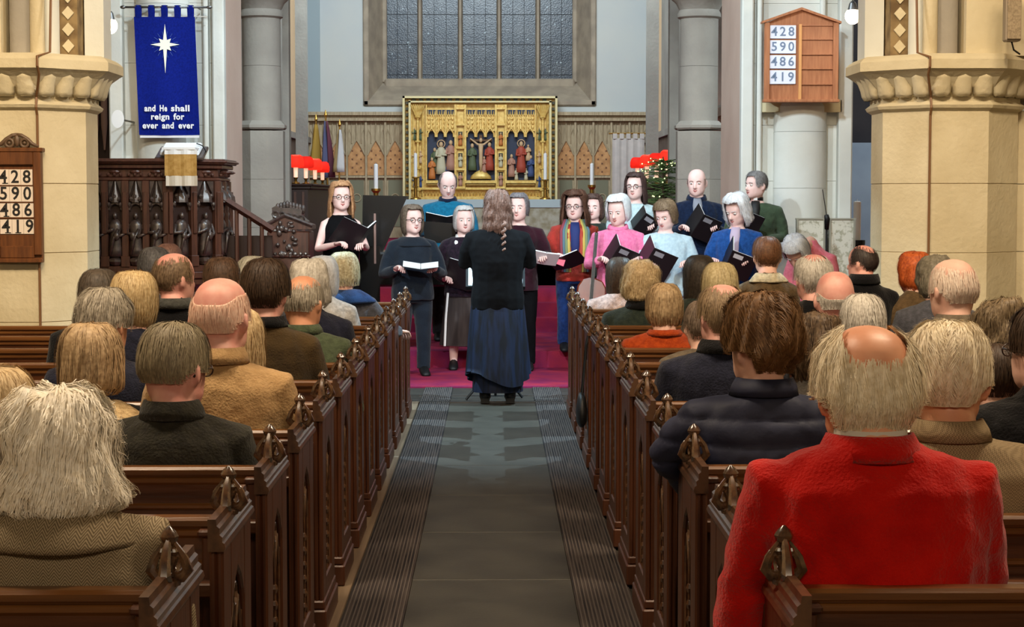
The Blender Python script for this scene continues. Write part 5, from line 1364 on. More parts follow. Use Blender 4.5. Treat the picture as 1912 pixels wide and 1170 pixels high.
W_PUFF = mat('navy padded nylon', (42, 46, 70), .65, .3, col2=(32, 35, 56), nscale=6, bump=.25, bscale=26)
W_DGRN = wool('bottle green cloth', (48, 56, 48), (36, 44, 40)); W_PINKW = wool('pale pink wool', (222, 196, 190)); W_WHITEC = wool('white cardigan knit', (206, 206, 208)); W_TROU = wool('charcoal trousers cloth', (40, 38, 40))
W_MAROON = wool('maroon scarf cloth', (96, 30, 34)); W_PLUM = wool('plum brown cloth', (70, 54, 54))
FUR = mat('cream fur trim', (196, 170, 128), .95, .1, col2=(160, 134, 96), nscale=60, bump=.8, bscale=90)
H_WHITE = hm((250, 244, 232), (226, 214, 192)); H_GREY = hm((178, 168, 152), (134, 124, 108)); H_SILV = hm((220, 214, 204), (176, 168, 156)); H_BLOND = hm((220, 196, 154), (176, 146, 104)); H_LBR = hm((196, 168, 130), (150, 122, 88))
H_BR = hm((124, 88, 52), (84, 56, 30)); H_DBR = hm((74, 54, 38), (50, 36, 26)); H_ORG = hm((206, 92, 30), (160, 62, 18)); H_WARMW = hm((240, 228, 204), (212, 194, 160)); H_MIX = hm((140, 116, 90), (92, 72, 52))
H_BUZZ = hm((232, 216, 200), (216, 190, 172))
def C(row, px, top, label, hs=1.06, hair_t=.012, **k):
    Y = ROW(row)+.20+k.pop('dy', 0)
    py = top+(.118*hs+hair_t*hs)*(F/Y)
    k.setdefault('trousers', W_TROU); k.setdefault('z0', .014)
    near = row <= 3
    k.setdefault('vox', .009 if near else .0115); k.setdefault('dec', .5 if near else .42); k.setdefault('jvox', .0105 if near else .015)
    k.setdefault('strands', 2600 if near else (1100 if row <= 6 else 550)); k.setdefault('wid', .0028 if near else .004)
    k.setdefault('seglen', 6 if near else 4)
    return person(label, px, py, Y, hs=hs, **k)
def scarf(info, m, r=.085, th=.028, name='scarf', drop=.0, z=.02, tilt=.25):
    b = MB(); rs = []; n = 26
    for i in range(n):
        t = 2*pi*i/n; c = info['nk']+V((cos(t)*r*1.1, sin(t)*r, z-.5*tilt*r*sin(t)*1.4))
        rr = th*(1+.18*sin(3*t+1)); d = V((cos(t), sin(t), 0))
        rs.append([c+d*(rr*cos(q*pi/4))+V((0, 0, rr*1.25*sin(q*pi/4))) for q in range(8)])
    b.rings(rs, closed=True); return b.build(name, m, info['o'], smooth=True)
def wide_collar(info, m, w=.14, z=-.03, h=.05, name='collar', lump=.01, back=1.0):
    b = MB(); rs = []; n = 36
    for i in range(n):
        t = 2*pi*i/n; d = V((cos(t), sin(t)*.75, 0)); f = (1-sin(t))/2
        ww = w*(.75+.25*f*back)+lump*sin(5*t+2)
        c = info['nk']+V((0, 0, z))
        rs.append([c+d*.07+V((0, 0, h)), c+d*(.07+ww*.3)+V((0, 0, h*.9)), c+d*(.07+ww*.7)+V((0, 0, h*.25)), c+d*(.075+ww)+V((0, 0, -h*.5)), c+d*(.075+ww)+V((0, 0, -h*.8)), c+d*(.07+ww*.6)+V((0, 0, -h*.4)), c+d*.06+V((0, 0, -.01))])
    b.rings(rs, closed=True); return b.build(name, m, info['o'], smooth=True)
def shirt_band(info, m, r=1.0, h=.05): 
    b = MB(); nk = info['nk']; b.rings([[(nk.x+.069*r*cos(a*pi/10), nk.y+.062*r*sin(a*pi/10), nk.z+z) for a in range(20)] for z in (-.02, h)]); b.build('shirt_collar', m, info['o'], smooth=True)
M_SHIRT = mat('pale shirt', (206, 198, 188), .8); M_DGL = mat('tortoiseshell glasses', (44, 26, 18), .3, .6)
ST_WAVY = dict(st_bob(.030, .085, flare=.028, curlin=False), ridge=.009, tip=.014, part=-.01)
# ---- left block
def ex1(i): wide_collar(i, W_TWEED, w=.125, z=-.035, h=.045)
C(1, 112, 727, 'person with wavy white hair in a herringbone tweed coat, nearest on the left', hs=1.06, hair_t=.03, hairspec=ST_WAVY, hairm=H_WHITE, jacket=W_TWEED, sw=.225, bulk=1.12, lump=.014, curl=.010, strands=4200, extras=ex1, nkd=.082, shz=.02, wid=.0042, jvox=.010, wr=.007)
C(2, -8, 686, 'blond person cut off by the left edge of the photo, in navy', hair_t=.02, hairspec=dict(st_bob(.022, .12, flare=.01), ridge=.006), hairm=H_BLOND, jacket=W_NAVY, sw=.20)
C(3, 326, 601, 'person with cropped grey hair and dark glasses in a dark green jacket', hs=1.13, hair_t=.008, hyaw=-24, hpitch=-5, hairspec=st_short(.008, 2.0), hairm=hm((150, 138, 112), (120, 106, 84)), skin='pink', jacket=W_DKGRN, collar=(W_DKGRN, .055, 1.15), sw=.225, bulk=1.1, glass=M_DGL, wr=.006)
def ex4(i): wide_collar(i, FUR, w=.17, z=-.045, h=.05, name='fur_collar', lump=.014)
C(4, 168, 604, 'person with a light brown bob in a black coat with cream fur collar', hair_t=.02, hairspec=dict(st_bob(.022, .08, flare=.012), ridge=.007), hairm=H_LBR, jacket=W_BLACK, sw=.24, extras=ex4, strands=1900, hyaw=38)
C(4, 412, 517, 'tall bald person with white fringe of hair in a tan overcoat', hs=1.2, hair_t=.002, hyaw=-14, hairspec=dict(st_bald(.003, 1.15, .9, 2.0), ridge=.0004), hairm=hm((238, 206, 186), (226, 184, 164)), skin='pink', jacket=W_TAN, collar=(W_TAN, .055, 1.2), sw=.245, bulk=1.15, strands=1200, wr=.007, jvox=.011, vox=.010, neck=1.15)
C(6, 496, 486, 'person with thick dark brown hair in an olive brown jacket', hs=1.1, hair_t=.016, hyaw=-8, hairspec=st_short(.017, 2.12, .008), hairm=H_DBR, skin='pink', jacket=W_OLIVE, collar=(W_BLACK, .04, 1.15), sw=.225, bulk=1.15, strands=1600)
C(7, 567, 513, 'balding person with a tanned crown in a moss green jacket', hs=1.14, hair_t=.003, hyaw=-18, hpitch=-14, hairspec=st_bald(.008, 1.2, .85, 2.1), hairm=H_GREY, skin='tan', jacket=W_GREEN, collar=(W_GREEN, .04, 1.15), sw=.225, bulk=1.1, slouch=1)
C(5, 194, 539, 'person with tousled grey hair and a reddened ear in navy, left block', hs=1.1, hair_t=.014, hyaw=-22, hpitch=-6, hairspec=dict(st_short(.016, 2.1), ridge=.006), lump=.006, hairm=H_GREY, skin='tan', jacket=W_NAVY, sw=.21, bulk=1.05)
C(6, 250, 506, 'person with a smooth golden blond bob in a navy coat', hair_t=.02, hairspec=dict(st_bob(.022, .08, flare=-.006), ridge=.004), hairm=hm((216, 192, 146), (178, 148, 102)), jacket=W_NAVY, sw=.19, strands=1600)
C(7, 326, 471, 'balding person with brown-grey hair looking right, black jacket', hs=1.08, hair_t=.003, hyaw=-42, hairspec=st_bald(.007, .95, .8, 2.1), hairm=H_MIX, skin='pink', jacket=W_BLACK, collar=(wool('charcoal collar cloth', (70, 70, 66)), .05, 1.2), sw=.2)
C(7, 186, 503, 'person with grey-brown hair in a bulky black coat beside the left pier', hs=1.05, hyaw=-10, hairspec=st_short(.016, 2.2), hairm=hm((96, 84, 72)), jacket=W_BLACK, sw=.22, bulk=1.15)
C(9, 288, 461, 'dark grey haired person in front of the pulpit, left one of a close pair', hs=1.05, hyaw=20, hairspec=st_short(.013), hairm=hm((92, 90, 92), (60, 58, 60)), skin='tan', jacket=W_GREYB, sw=.2)
C(10, 314, 453, 'person with thin reddish brown hair directly below the pulpit', hs=1.05, hairspec=st_short(.008), hairm=hm((120, 88, 78), (88, 62, 56)), skin='tan', jacket=W_PLUM, sw=.2)
C(8, 414, 479, 'person with short dark brown hair between two bald heads, left block', hs=1.08, hairspec=st_short(.012, 2.1), hairm=hm((98, 72, 54), (66, 48, 36)), skin='tan', jacket=W_BLACK, sw=.2)
C(9, 473, 479, 'pale grey haired person half hidden behind the dark brown head', hs=1.05, hyaw=-15, hairspec=dict(st_bob(.016, .06), ridge=.004), hairm=hm((190, 186, 172), (150, 146, 132)), jacket=W_GREYB, sw=.19)
C(8, 577, 484, 'person with loose silver hair in a dark navy jacket, left block', hs=1.08, hair_t=.018, hairspec=dict(st_bob(.022, .09, flare=.01), ridge=.008), lump=.008, hairm=H_SILV, jacket=W_NAVY, sw=.21, leanx=-.05)
C(10, 602, 478, 'white haired person in a white cardigan, left block', hs=1.05, hair_t=.016, hairspec=st_bob(.02, .10), hairm=hm((214, 214, 216), (190, 190, 194)), jacket=W_WHITEC, sw=.2)
W_DENIM = wool('blue scarf cloth', (34, 66, 116), (24, 44, 84), 14)
def ex16(i): wide_collar(i, W_DENIM, w=.15, z=-.03, h=.05, name='scarf', lump=.012)
C(11, 642, 471, 'person with round ash blond hair, blue scarf and grey sleeve over the pew', hs=1.05, hair_t=.02, hairspec=dict(st_bob(.024, .06), ridge=.004), hairm=hm((206, 196, 164), (150, 134, 100)), jacket=W_GREYB, sw=.2, leanx=-.06, extras=ex16, arms={'R': ((.27, -.06, -.26), (.36, .16, -.28))})
C(5, 444, 580, 'long blond hair seen between the tan overcoat and the olive jacket', hair_t=.014, hairspec=dict(st_bob(.02, .18), ridge=.006), hairm=H_BLOND, jacket=W_BROWN, sw=.18)
# ---- right block
def exR1(i):
    shirt_band(i, M_SHIRT, 1.12, .045)
C(1, 1619, 599, 'person in a bright red fleece with a bald tanned crown, nearest on the right', hs=1.2, hair_t=.006, hairspec=dict(st_bald(.013, 1.3, .6, 2.2), ridge=.004, tip=.01, lift=.001), hairm=H_WARMW, skin='tan', jacket=W_RED, collar=(W_RED, .05, 1.28), sw=.252, bulk=1.28, shz=.03, nkd=.098, leanx=-.03, extras=exR1, wr=.010, jvox=.0095, strands=5200, wid=.0022, neck=1.25, hyaw=3, dy=.0)
C(2, 1769, 600, 'person with thick white hair in a beige basketweave jacket', hs=1.16, hair_t=.012, hyaw=-12, hairspec=dict(st_short(.013, 2.1), ridge=.005, tip=.01, swirl=.25), hairm=H_WARMW, skin='tan', jacket=W_BEIGE, collar=(W_BEIGE, .05, 1.2), sw=.25, bulk=1.15, strands=4200, wid=.0024, neck=1.1, jvox=.0105)
def exR3(i): wide_collar(i, W_PUFF, w=.03, z=-.005, h=.03)
C(3, 1423, 554, 'person with tousled brown hair in a navy padded jacket', hs=1.1, hair_t=.02, hyaw=24, hairspec=dict(st_short(.022, 2.25, .008), ridge=.009, tip=.014, swirl=.3), lump=.008, hairm=H_BR, skin='fair', jacket=W_PUFF, collar=(W_PUFF, .05, 1.2), puff=.013, sw=.235, bulk=1.12, strands=4000, arms={'L': ((-.28, .08, -.22), (-.17, .30, -.36)), 'R': ((.275, .06, -.36), (.14, .30, -.42))})
C(5, 1348, 527, 'person with a pink bald patch and grey-brown hair in a navy jacket', hs=1.08, hair_t=.006, hyaw=18, hairspec=st_bald(.010, .85, .6, 2.15), hairm=hm((158, 134, 104), (120, 98, 74)), skin='pink', jacket=W_NAVY, collar=(W_BLACK, .05, 1.2), sw=.24, bulk=1.1, strands=1500)
C(8, 1240, 528, 'person with short greyish blond hair in a rust orange jacket', hair_t=.016, hairspec=dict(st_bob(.014, .07, flare=-.012), ridge=.006), lump=.006, hairm=H_LBR, jacket=W_RUST, collar=(W_RUST, .02, 1.15), sw=.215, bulk=1.1, strands=1400)
C(10, 1197, 487, 'person with curly golden hair in a dark green and navy coat', hair_t=.026, hs=1.08, hairspec=dict(st_bob(.03, .07, flare=.01), ridge=.004), lump=.016, curl=.010, hairm=H_BLOND, jacket=W_DGRN, collar=(W_BLACK, .05, 1.2), sw=.22, bulk=1.1, strands=1500, leanx=.05)
C(12, 1157, 480, 'person with straight dark brown hair in a pale pink coat', hair_t=.016, hairspec=st_bob(.018, .14), hairm=H_DBR, jacket=W_PINKW, sw=.21, leanx=.05)
C(9, 1344, 489, 'person with a pale blond bowl of hair before the singers', hs=1.08, hair_t=.02, hairspec=dict(st_bob(.02, .065, flare=-.008), ridge=.005), hairm=hm((212, 196, 154), (176, 156, 112)), jacket=W_GREY, sw=.2)
C(10, 1306, 476, 'person with long dark hair in a bottle green coat', hair_t=.018, hairspec=st_bob(.02, .16), hairm=hm((64, 54, 46), (40, 34, 28)), jacket=W_DGRN, sw=.2)
def exR10(i): wide_collar(i, wool('cream sheepskin', (204, 190, 160)), w=.06, z=-.02, h=.035)
C(11, 1432, 441, 'person with short chestnut hair and a brown coat with cream collar', hs=1.05, hair_t=.014, hairspec=st_short(.015, 2.2), hairm=hm((118, 78, 50), (84, 54, 34)), jacket=W_BROWN, sw=.19, extras=exR10)
C(7, 1312, 560, 'grey-brown head just right of the rust orange jacket', hs=1.02, hairspec=st_short(.012), hairm=hm((130, 112, 96), (96, 80, 68)), jacket=W_GREY, sw=.2)
C(8, 1518, 471, 'person with collar-length silver hair and a pink bald spot', hs=1.12, hair_t=.008, hyaw=10, hairspec=st_bald(.012, .75, .5, 2.25), hairm=H_SILV, skin='pink', jacket=W_BLACK, sw=.2)
C(7, 1559, 506, 'person with a bare pink scalp above a dark jacket and maroon scarf', hs=1.2, hair_t=.0, hpitch=-8, hairspec=dict(st_bald(.003, 1.6, 1.3, 2.05), ridge=.0006), hairm=H_SILV, skin='pink', jacket=W_BLACK, sw=.21, extras=lambda i: scarf(i, W_MAROON, .075, .02))
C(10, 1610, 456, 'person in black with dark receding hair looking left, before the right pier', hs=.96, hair_t=.005, hyaw=48, hairspec=st_bald(.008, .9, .6, 2.15), hairm=hm((66, 54, 50), (44, 36, 34)), skin='pink', jacket=W_BLACK, collar=(W_BLACK, .07, 1.2), sw=.21)
C(10, 1708, 471, 'person with bright orange hair beside the right pier', hair_t=.016, hyaw=25, hairspec=dict(st_bob(.02, .075), ridge=.005), lump=.008, hairm=hm((198, 98, 44), (150, 62, 24)), jacket=W_BROWN, sw=.2)
C(9, 1746, 477, 'person with curly ash grey hair in a blue-grey coat, right block', hair_t=.02, hairspec=dict(st_bob(.022, .08), ridge=.004), lump=.014, curl=.008, hairm=hm((136, 128, 112), (98, 90, 76)), jacket=W_GREYB, sw=.22)
C(6, 1779, 482, 'bald white-haired person in a taupe jacket before the right pier', hs=1.2, hair_t=.002, hyaw=22, hpitch=-6, hairspec=dict(st_bald(.005, 1.2, .95, 2.1), ridge=.0008), hairm=H_BUZZ, skin='fair', jacket=W_GREY, collar=(W_GREY, .05, 1.15), sw=.25, bulk=1.15, neck=1.15)
C(6, 1610, 549, 'person with thin silvery hair directly beyond the bald tanned crown', hs=1.14, hair_t=.006, hairspec=dict(st_short(.008, 2.1), ridge=.004), hairm=H_SILV, skin='fair', jacket=W_GREY, sw=.2)
C(5, 1524, 585, 'person with curly brown hair in a dark grey coat, right block', hair_t=.022, hairspec=dict(st_bob(.024, .10), ridge=.006), lump=.016, curl=.008, hairm=hm((112, 90, 66), (62, 46, 34)), jacket=wool('ash coat', (74, 68, 62)), sw=.2, strands=1900)
C(5, 1870, 560, 'person with frizzy grey-brown hair near the right edge', hair_t=.026, hairspec=dict(st_bob(.03, .08), ridge=.004), lump=.018, curl=.012, hairm=hm((134, 114, 86), (94, 78, 58)), jacket=W_PLUM, sw=.21, strands=1900)
C(3, 1948, 570, 'person in a black coat with glasses cut off by the right edge', hs=1.08, hyaw=30, hairspec=st_short(.014), hairm=H_DBR, jacket=W_BLACK, sw=.25, bulk=1.2, glass=M_DGL, strands=1200)
C(4, 1862, 640, 'person in plum with a black shawl, low at the right edge', hs=1.0, hairspec=st_short(.012), hairm=H_DBR, jacket=W_PLUM, sw=.22)
# ================================================================ CHOIR AND CONDUCTOR
M_FOLD = mat('black folder', (20, 19, 22), .45, .5); M_FLAB = mat('grey folder label', (142, 142, 150), .6); M_FLABW = mat('white folder label', (214, 216, 222), .6)
def world_of(info, lp): return info['o'].matrix_basis @ V(lp) if False else (MX.Translation(info['base']) @ info['Rz'] @ V(lp))
def folder(info, off, pitch, open_, roll, label, lab=None, side=-1, size=(.23, .30), name='music_folder', yaw=0, cover=None):
    "held book: reader side is local -Y, outside of covers local +Y; open_ = fold angles of the (+X, -X) covers"
    p = world_of(info, (off[0], off[1], info['zN']+off[2]))
    t = empty(name, p, 0, label, 'folder', "singers' music folders")
    t.rotation_euler = ((info['Rz'] @ MX.Rotation(R(yaw), 4, 'Z') @ MX.Rotation(R(-pitch), 4, 'X') @ MX.Rotation(R(roll), 4, 'Y')).to_euler())
    w_, h_ = size
    if not isinstance(open_, tuple): open_ = (open_, open_)
    for s in (-1, 1):
        Mc = MX.Rotation(s*R(-open_[0 if s > 0 else 1]), 4, 'Z')
        b = MB(); b.b2(min(0, s*w_), max(0, s*w_), -.002, .003, -h_/2, h_/2, Mc); c = b.build('cover', cover or M_FOLD, t, bevel=.002)
        b = MB(); b.b2(min(s*.004, s*(w_-.008)), max(s*.004, s*(w_-.008)), -.014, -.002, -h_/2+.008, h_/2-.005, Mc); b.build('page', M_PAPER, c)
        if lab is not None and s == side:
            b = MB(); b.b2(min(s*.025, s*.115), max(s*.025, s*.115), .003, .0042, h_/2-.07, h_/2-.025, Mc); b.build('cover_label', lab, c)
    return t
def hold(zr=-.30, y=.27, w_=.15, el=.27, curl=.75, ey=.03, ez=-.36, zl=None):
    out = {}
    for s, k in ((-1, 'L'), (1, 'R')):
        z = zr if (zl is None or s < 0) else zl
        out[k] = ((s*el, ey, ez), (s*(w_+.03), y-.06, z), (-s*.45, .85, .25), (-s*.3, -.25, 1.0), curl)
    return out
def K(label, px, py, Y, z0, **k):
    k.setdefault('seat', False); k.setdefault('vox', .0095); k.setdefault('dec', .5); k.setdefault('jvox', .012); k.setdefault('strands', 900); k.setdefault('facef', True); k.setdefault('skin', 'pale'); k.setdefault('trousers', W_TROU); k.setdefault('yaw', 180); k.setdefault('wid', .0036); k.setdefault('arms', hold())
    k['sw'] = k.get('sw', .205)*1.07
    return person(label, px, py, Y, z0, **k)
STL = lambda t=.02, L_=.20, **k: dict(st_bob(t, L_, **{'fringe': .70, 'w0': .92, 'gap': 1.28, **k}), ridge=.006)
c_blk = mat('black jersey', (9, 9, 12), .9, .15, col2=(6, 6, 9), nscale=30); c_sl = wool('dark slate jersey', (32, 40, 50), (24, 30, 40), 6); c_teal = wool('teal jumper knit', (22, 106, 140), (16, 90, 122)); c_plum = wool('dark plum cardigan', (44, 30, 44), (26, 20, 30))
c_pink = wool('bright pink jumper knit', (238, 134, 176), (224, 112, 160)); c_ice = wool('ice blue jumper knit', (190, 214, 226), (172, 198, 214)); c_ice2 = wool('pale duck-egg top', (186, 206, 210), (170, 192, 198)); c_nav = wool('deep navy jacket cloth', (20, 34, 60), (14, 24, 46)); c_blue = wool('cobalt cardigan knit', (36, 84, 156), (28, 68, 132)); c_grn = wool('loden green tweed', (66, 82, 62), (52, 66, 50), 12)
c_mar = wool('maroon-black jacket', (56, 22, 34), (22, 16, 24), 3); c_jean = wool('blue denim', (30, 56, 110), (22, 42, 88)); c_dress = mat('midnight velvet skirt', (14, 26, 52), .75, .3, col2=(6, 10, 22), nscale=10, stretch=(3, 3, .35), contrast=(.4, .62)); c_skirt = mat('brown wool skirt', (74, 66, 64), .9, .1, col2=(54, 48, 48), nscale=6, stretch=(3, 3, .3))
GL = mat('dark spectacle frame', (40, 32, 34), .4)
# conductor, seen from behind
def conduct(i):
    o = i['o']; zN = i['zN']
    # long flared pleated skirt
    b = MB(); rs = []; n = 72; zt = zN-.60
    for j in range(15):
        f = j/14; z = zt*(1-f)+.20*f; hw = .205+.045*f**.8; hd = .14+.07*f
        zz = []
        for a in range(n):
            t = 2*pi*a/n; pl = 1+(.05*f+.015)*sin(t*13+2*sin(t*2))+.03*f*sin(t*5+1)
            dip = .0 if j < 14 else .06*sin(t*2+.5)
            zz.append((hw*cos(t)*pl, -.01+hd*sin(t)*pl, z+dip-(.05*f*abs(cos(t)) if False else 0)))
        rs.append(zz)
    b.rings(rs, cap=False); b.build('skirt', c_dress, o, smooth=True)
    b = MB(); rs = []
    for j in range(12):
        f = j/11; z = zt*(1-f)+.09*f; hw = .17+.03*f; rs.append([(hw*cos(t)*(1+.03*sin(9*t)), -.01+(.12+.03*f)*sin(t)*(1+.03*sin(9*t)), z) for t in [2*pi*a/48 for a in range(48)]])
    b.rings(rs, cap=False); b.build('underskirt', c_dress, o, smooth=True)
    for s in (-1, 1):
        b = MB(); b.tube([(s*.10, -.01, .34), (s*.10, -.01, .2), (s*.10, -.01, .09), (s*.10, .02, .045)], [.055, .05, .046, .045], 12); b.box((s*.10, -.035, .03), (.07, .06, .06)); b.tube([(s*.10, -.03, .05), (s*.10, .06, .05), (s*.10, .15, .035)], [(.043, .05), (.046, .045), (.03, .02)], 10); b.build('boot', M_BLACK, o, smooth=40)
    # hanging ringlet and hair slide, necklace
    b = MB(); pts = []; Mh = i['Mh']
    for j in range(26): f = j/25; pts.append(Mh @ V((.045+.012*sin(j*1.3), -.125-.012*f+.010*cos(j*1.3), -.10-.24*f)))
    b.tube(pts, [.016*(1-.5*j/25) for j in range(26)], 7); b.build('ringlet', i['hm'], o, smooth=True)
    b = MB(); b.torus(tuple(i['nk']+V((0, -.078, -.01))), .042, .007, 'Y', 18, 6, sz=1.1); b.build('necklace', mat('bead necklace', (206, 190, 160), .3, .6), o, smooth=True)
def conduct_wrap(i): i['hm'] = hm((138, 104, 90), (86, 60, 50)); conduct(i)
K('person conducting with back turned, long wavy brown hair, black jacket and midnight blue skirt', 929, 389, 14.92, .012, yaw=0, seat=False, hs=1.05, hairspec=dict(st_bob(.022, .19, flare=.012, curlin=False), ridge=.010, tip=.008), hairm=hm((138, 104, 90), (86, 60, 50)), strands=4200, wid=.0028, seglen=7, curl=.008, lump=.010, facef=False, jacket=c_blk, sw=.235, bulk=1.18, trousers=None, skirt=True, vox=.0095, jvox=.010, extras=conduct_wrap, arms={'L': ((-.26, .02, -.30), (-.22, .28, -.22), (.1, 1, .2), (.2, .1, -1), .3), 'R': ((.26, .02, -.30), (.22, .28, -.22), (-.1, 1, .2), (-.2, .1, -1), .3), 'low': -.14}, shoes=M_BLACK, wr=.004)
# front left: sleeveless black dress
i = K('person with strawberry blond hair in a sleeveless black dress, leftmost singer', 637, 368, 17.6, 0, hs=1.08, yaw=205, hyaw=-12, hairspec=STL(.024, .20, flare=.02), lump=.008, curl=.006, hairm=hm((214, 168, 124), (168, 120, 82)), jacket=c_blk, sleeves='none', top='dress_top', sw=.185, bulk=.98, glass=GL, strands=1600, trousers=c_blk, arms={'L': ((-.24, .02, -.34), (-.10, .30, -.30), (.6, .7, .1), (0, -.3, 1), .8), 'R': ((.24, .02, -.34), (.16, .30, -.29), (-.4, .9, .2), (0, -.3, 1), .8)})
folder(i, (-.06, .34, -.25), 36, (14, 48), -20, 'open black music folder held by the singer in the sleeveless dress', size=(.26, .28))
# black slate top with glasses
def shawl(m, w_=.2, h=.07): return lambda i: wide_collar(i, m, w=w_, z=-.06, h=h, name='shawl', lump=.01)
i = K('person with grey-blond bob and glasses in dark slate, second singer from the left', 770, 411, 17.3, 0, hs=1.08, hyaw=14, yaw=190, hairspec=STL(.018, .12), hairm=hm((134, 118, 102), (94, 80, 68)), jacket=c_sl, sw=.20, bulk=1.1, glass=GL, trousers=c_sl, extras=shawl(c_sl, .14, .05), arms=hold(-.30, .26))
folder(i, (-.03, .33, -.28), 99, (8, 8), 8, 'open folder with white pages held low by the singer in dark slate', size=(.17, .22))
# man in teal, back row, behind piano
i = K('balding person in a teal jumper reading, standing behind the piano', 836, 344, 19.4, .17, hs=1.12, hpitch=-22, hyaw=8, hairspec=st_bald(.006, 1.2, .7, 2.0), hairm=hm((150, 140, 136), (120, 110, 108)), skin='pale', jacket=c_teal, collar=(c_nav, .03, 1.1), sw=.235, bulk=1.1)
folder(i, (.0, .32, -.30), 40, 18, 0, 'black folder held by the teal-jumper singer behind the piano')
# grey-haired woman in plum with white scarf, behind conductor's left
def lany(i):
    b = MB(); nk = i['nk']
    for s in (-1, 1): b.tube([nk+V((s*.06, .02, .0)), nk+V((s*.07, .10, -.07)), nk+V((s*.06, .125, -.2)), nk+V((s*.055, .14, -.30))], [(.02, .008)]*4, 6)
    b.build('white_scarf', M_WHITE, i['o'], smooth=True)
    b = MB(); n = 48; rs = [[((.17+.06*f)*cos(t)*(1+.03*sin(11*t)), (.12+.06*f)*sin(t)*(1+.03*sin(11*t)), (i['zN']-.52)*(1-f)+.24*f) for t in [2*pi*a/n for a in range(n)]] for f in (0, .2, .5, .8, 1)]
    b.rings(rs, cap=False); b.build('skirt', c_skirt, i['o'], smooth=True)
    b = MB()
    for s in (-1, 1): b.tube([(s*.15, .1, i['zN']-.55), (s*.17, .13, .5), (s*.18, .15, .24)], [(.012, .01)]*3, 5)
    b.build('skirt_edging', M_WHITE, i['o'])
i = K('grey-haired smiling person in a plum cardigan and white scarf, left of the conductor', 866, 411, 17.9, 0, hs=1.06, hyaw=10, hairspec=STL(.016, .09), hairm=hm((214, 212, 210), (176, 174, 174)), jacket=c_plum, sw=.195, bulk=1.05, extras=lany, skirt=True, trousers=None, arms=hold(-.42, .25, ez=-.36))
folder(i, (-.06, .28, -.40), 30, 15, -10, 'folder with white pages held low beside the conductor\'s left arm')
# behind conductor's right
i = K('grey-haired person in a maroon-black jacket just right of the conductor', 968, 388, 17.8, 0, hs=1.08, hyaw=-12, hairspec=STL(.016, .06), hairm=hm((150, 146, 150), (110, 106, 112)), jacket=c_mar, sw=.215, bulk=1.05, skin='pale', trousers=c_blk, arms={'L': ((-.27, .03, -.32), (-.24, .26, -.30), (.2, 1, 0), (.3, -.2, 1), .6), 'R': ((.27, .03, -.34), (.16, .24, -.36), (-.4, .9, .2), (0, -.3, 1), .7)})
folder(i, (-.24, .34, -.33), 48, 4, -14, 'white sheet music held out to the right of the conductor', size=(.13, .17), name='sheet_music', cover=M_PAPER)
# rainbow scarf
def rainbow(i):
    cols = [(178, 80, 66), (196, 172, 92), (126, 140, 104), (92, 118, 132), (140, 72, 84)]; nk = i['nk']
    sc = None
    for s in (-1, 1):
        for k, c in enumerate(cols[:4] if s < 0 else cols[1:]):
            b = MB(); x0 = .05+.024*k
            b.tube([nk+V((s*x0*.75, .03, .015)), nk+V((s*(x0+.01), .105, -.09)), nk+V((s*(x0+.010), .145, -.24)), nk+V((s*(x0+.0), .155, -.48))], [(.016, .014)]*4, 6)
            o = b.build('scarf_stripe', mat(f'scarf stripe {c}', c, .9, .1), i['o'] if sc is None else sc, smooth=True)
            if sc is None: o.name = 'scarf'; sc = o
def blouse(i, m=None):
    b = MB(); nk = i['nk']; rs = []
    loft(b, [(nk+V((0, .070, -.005)), .040, .02, EXX, EYY), (nk+V((0, .105, -.08)), .05, .035, EXX, EYY), (nk+V((0, .125, -.22)), .045, .045, EXX, EYY), (nk+V((0, .115, -.38)), .04, .045, EXX, EYY)])
    b.build('blouse', m or mat('royal navy blouse', (28, 44, 104), .8), i['o'], smooth=True)
def hat_hair(): return dict(st_bob(.034, .20, flare=.025, curlin=False), ridge=.008, tip=.012)
i = K('person with long curly brown hair, glasses and rainbow-striped scarf', 1073, 386, 18.0, .17, hs=1.08, hyaw=-14, hairspec=hat_hair(), lump=.012, curl=.010, hairm=hm((116, 80, 62), (74, 48, 36)), jacket=wool('red and rust knit', (176, 58, 50), (120, 50, 40), 9), sw=.205, bulk=1.02, glass=GL, strands=2600, trousers=c_jean, extras=lambda q: (rainbow(q), blouse(q)), arms=hold(-.33, .27), wr=.006)

folder(i, (.09, .34, -.38), 55, 8, 28, 'dark open folder with a pink card held by the rainbow-scarf singer', size=(.17, .22))
p = world_of(i, (.15, .385, i['zN']-.36)); t = tag(MB().box((0, 0, 0), (.09, .006, .10)).build('pink_card', mat('coral pink card', (236, 110, 130), .7), loc=p), 'coral pink card on the rainbow-scarf singer\'s folder', 'card'); t.rotation_euler = (R(-30), R(20), 0)
# brown hair and dark green behind her
i = K('brown-haired person in dark green half hidden behind the rainbow-scarf singer', 1108, 388, 19.2, .17, hs=1.04, hyaw=-14, hairspec=STL(.022, .12), lump=.01, hairm=hm((104, 78, 70), (66, 48, 42)), jacket=W_DGRN, sw=.19)
# pink jumper
i = K('white-bobbed person in a bright pink jumper reading from a black folder', 1154, 394, 17.5, 0, hs=1.12, hpitch=-12, hyaw=-26, hairspec=STL(.026, .08), hairm=hm((246, 250, 252), (224, 232, 238)), jacket=c_pink, collar=(c_pink, .035, 1.15), sw=.22, bulk=1.15, trousers=c_pink, arms=hold(-.30, .28))
folder(i, (.07, .33, -.27), 26, (84, 6), -28, 'black folder held by the pink-jumper singer', M_FLAB, size=(.22, .27))
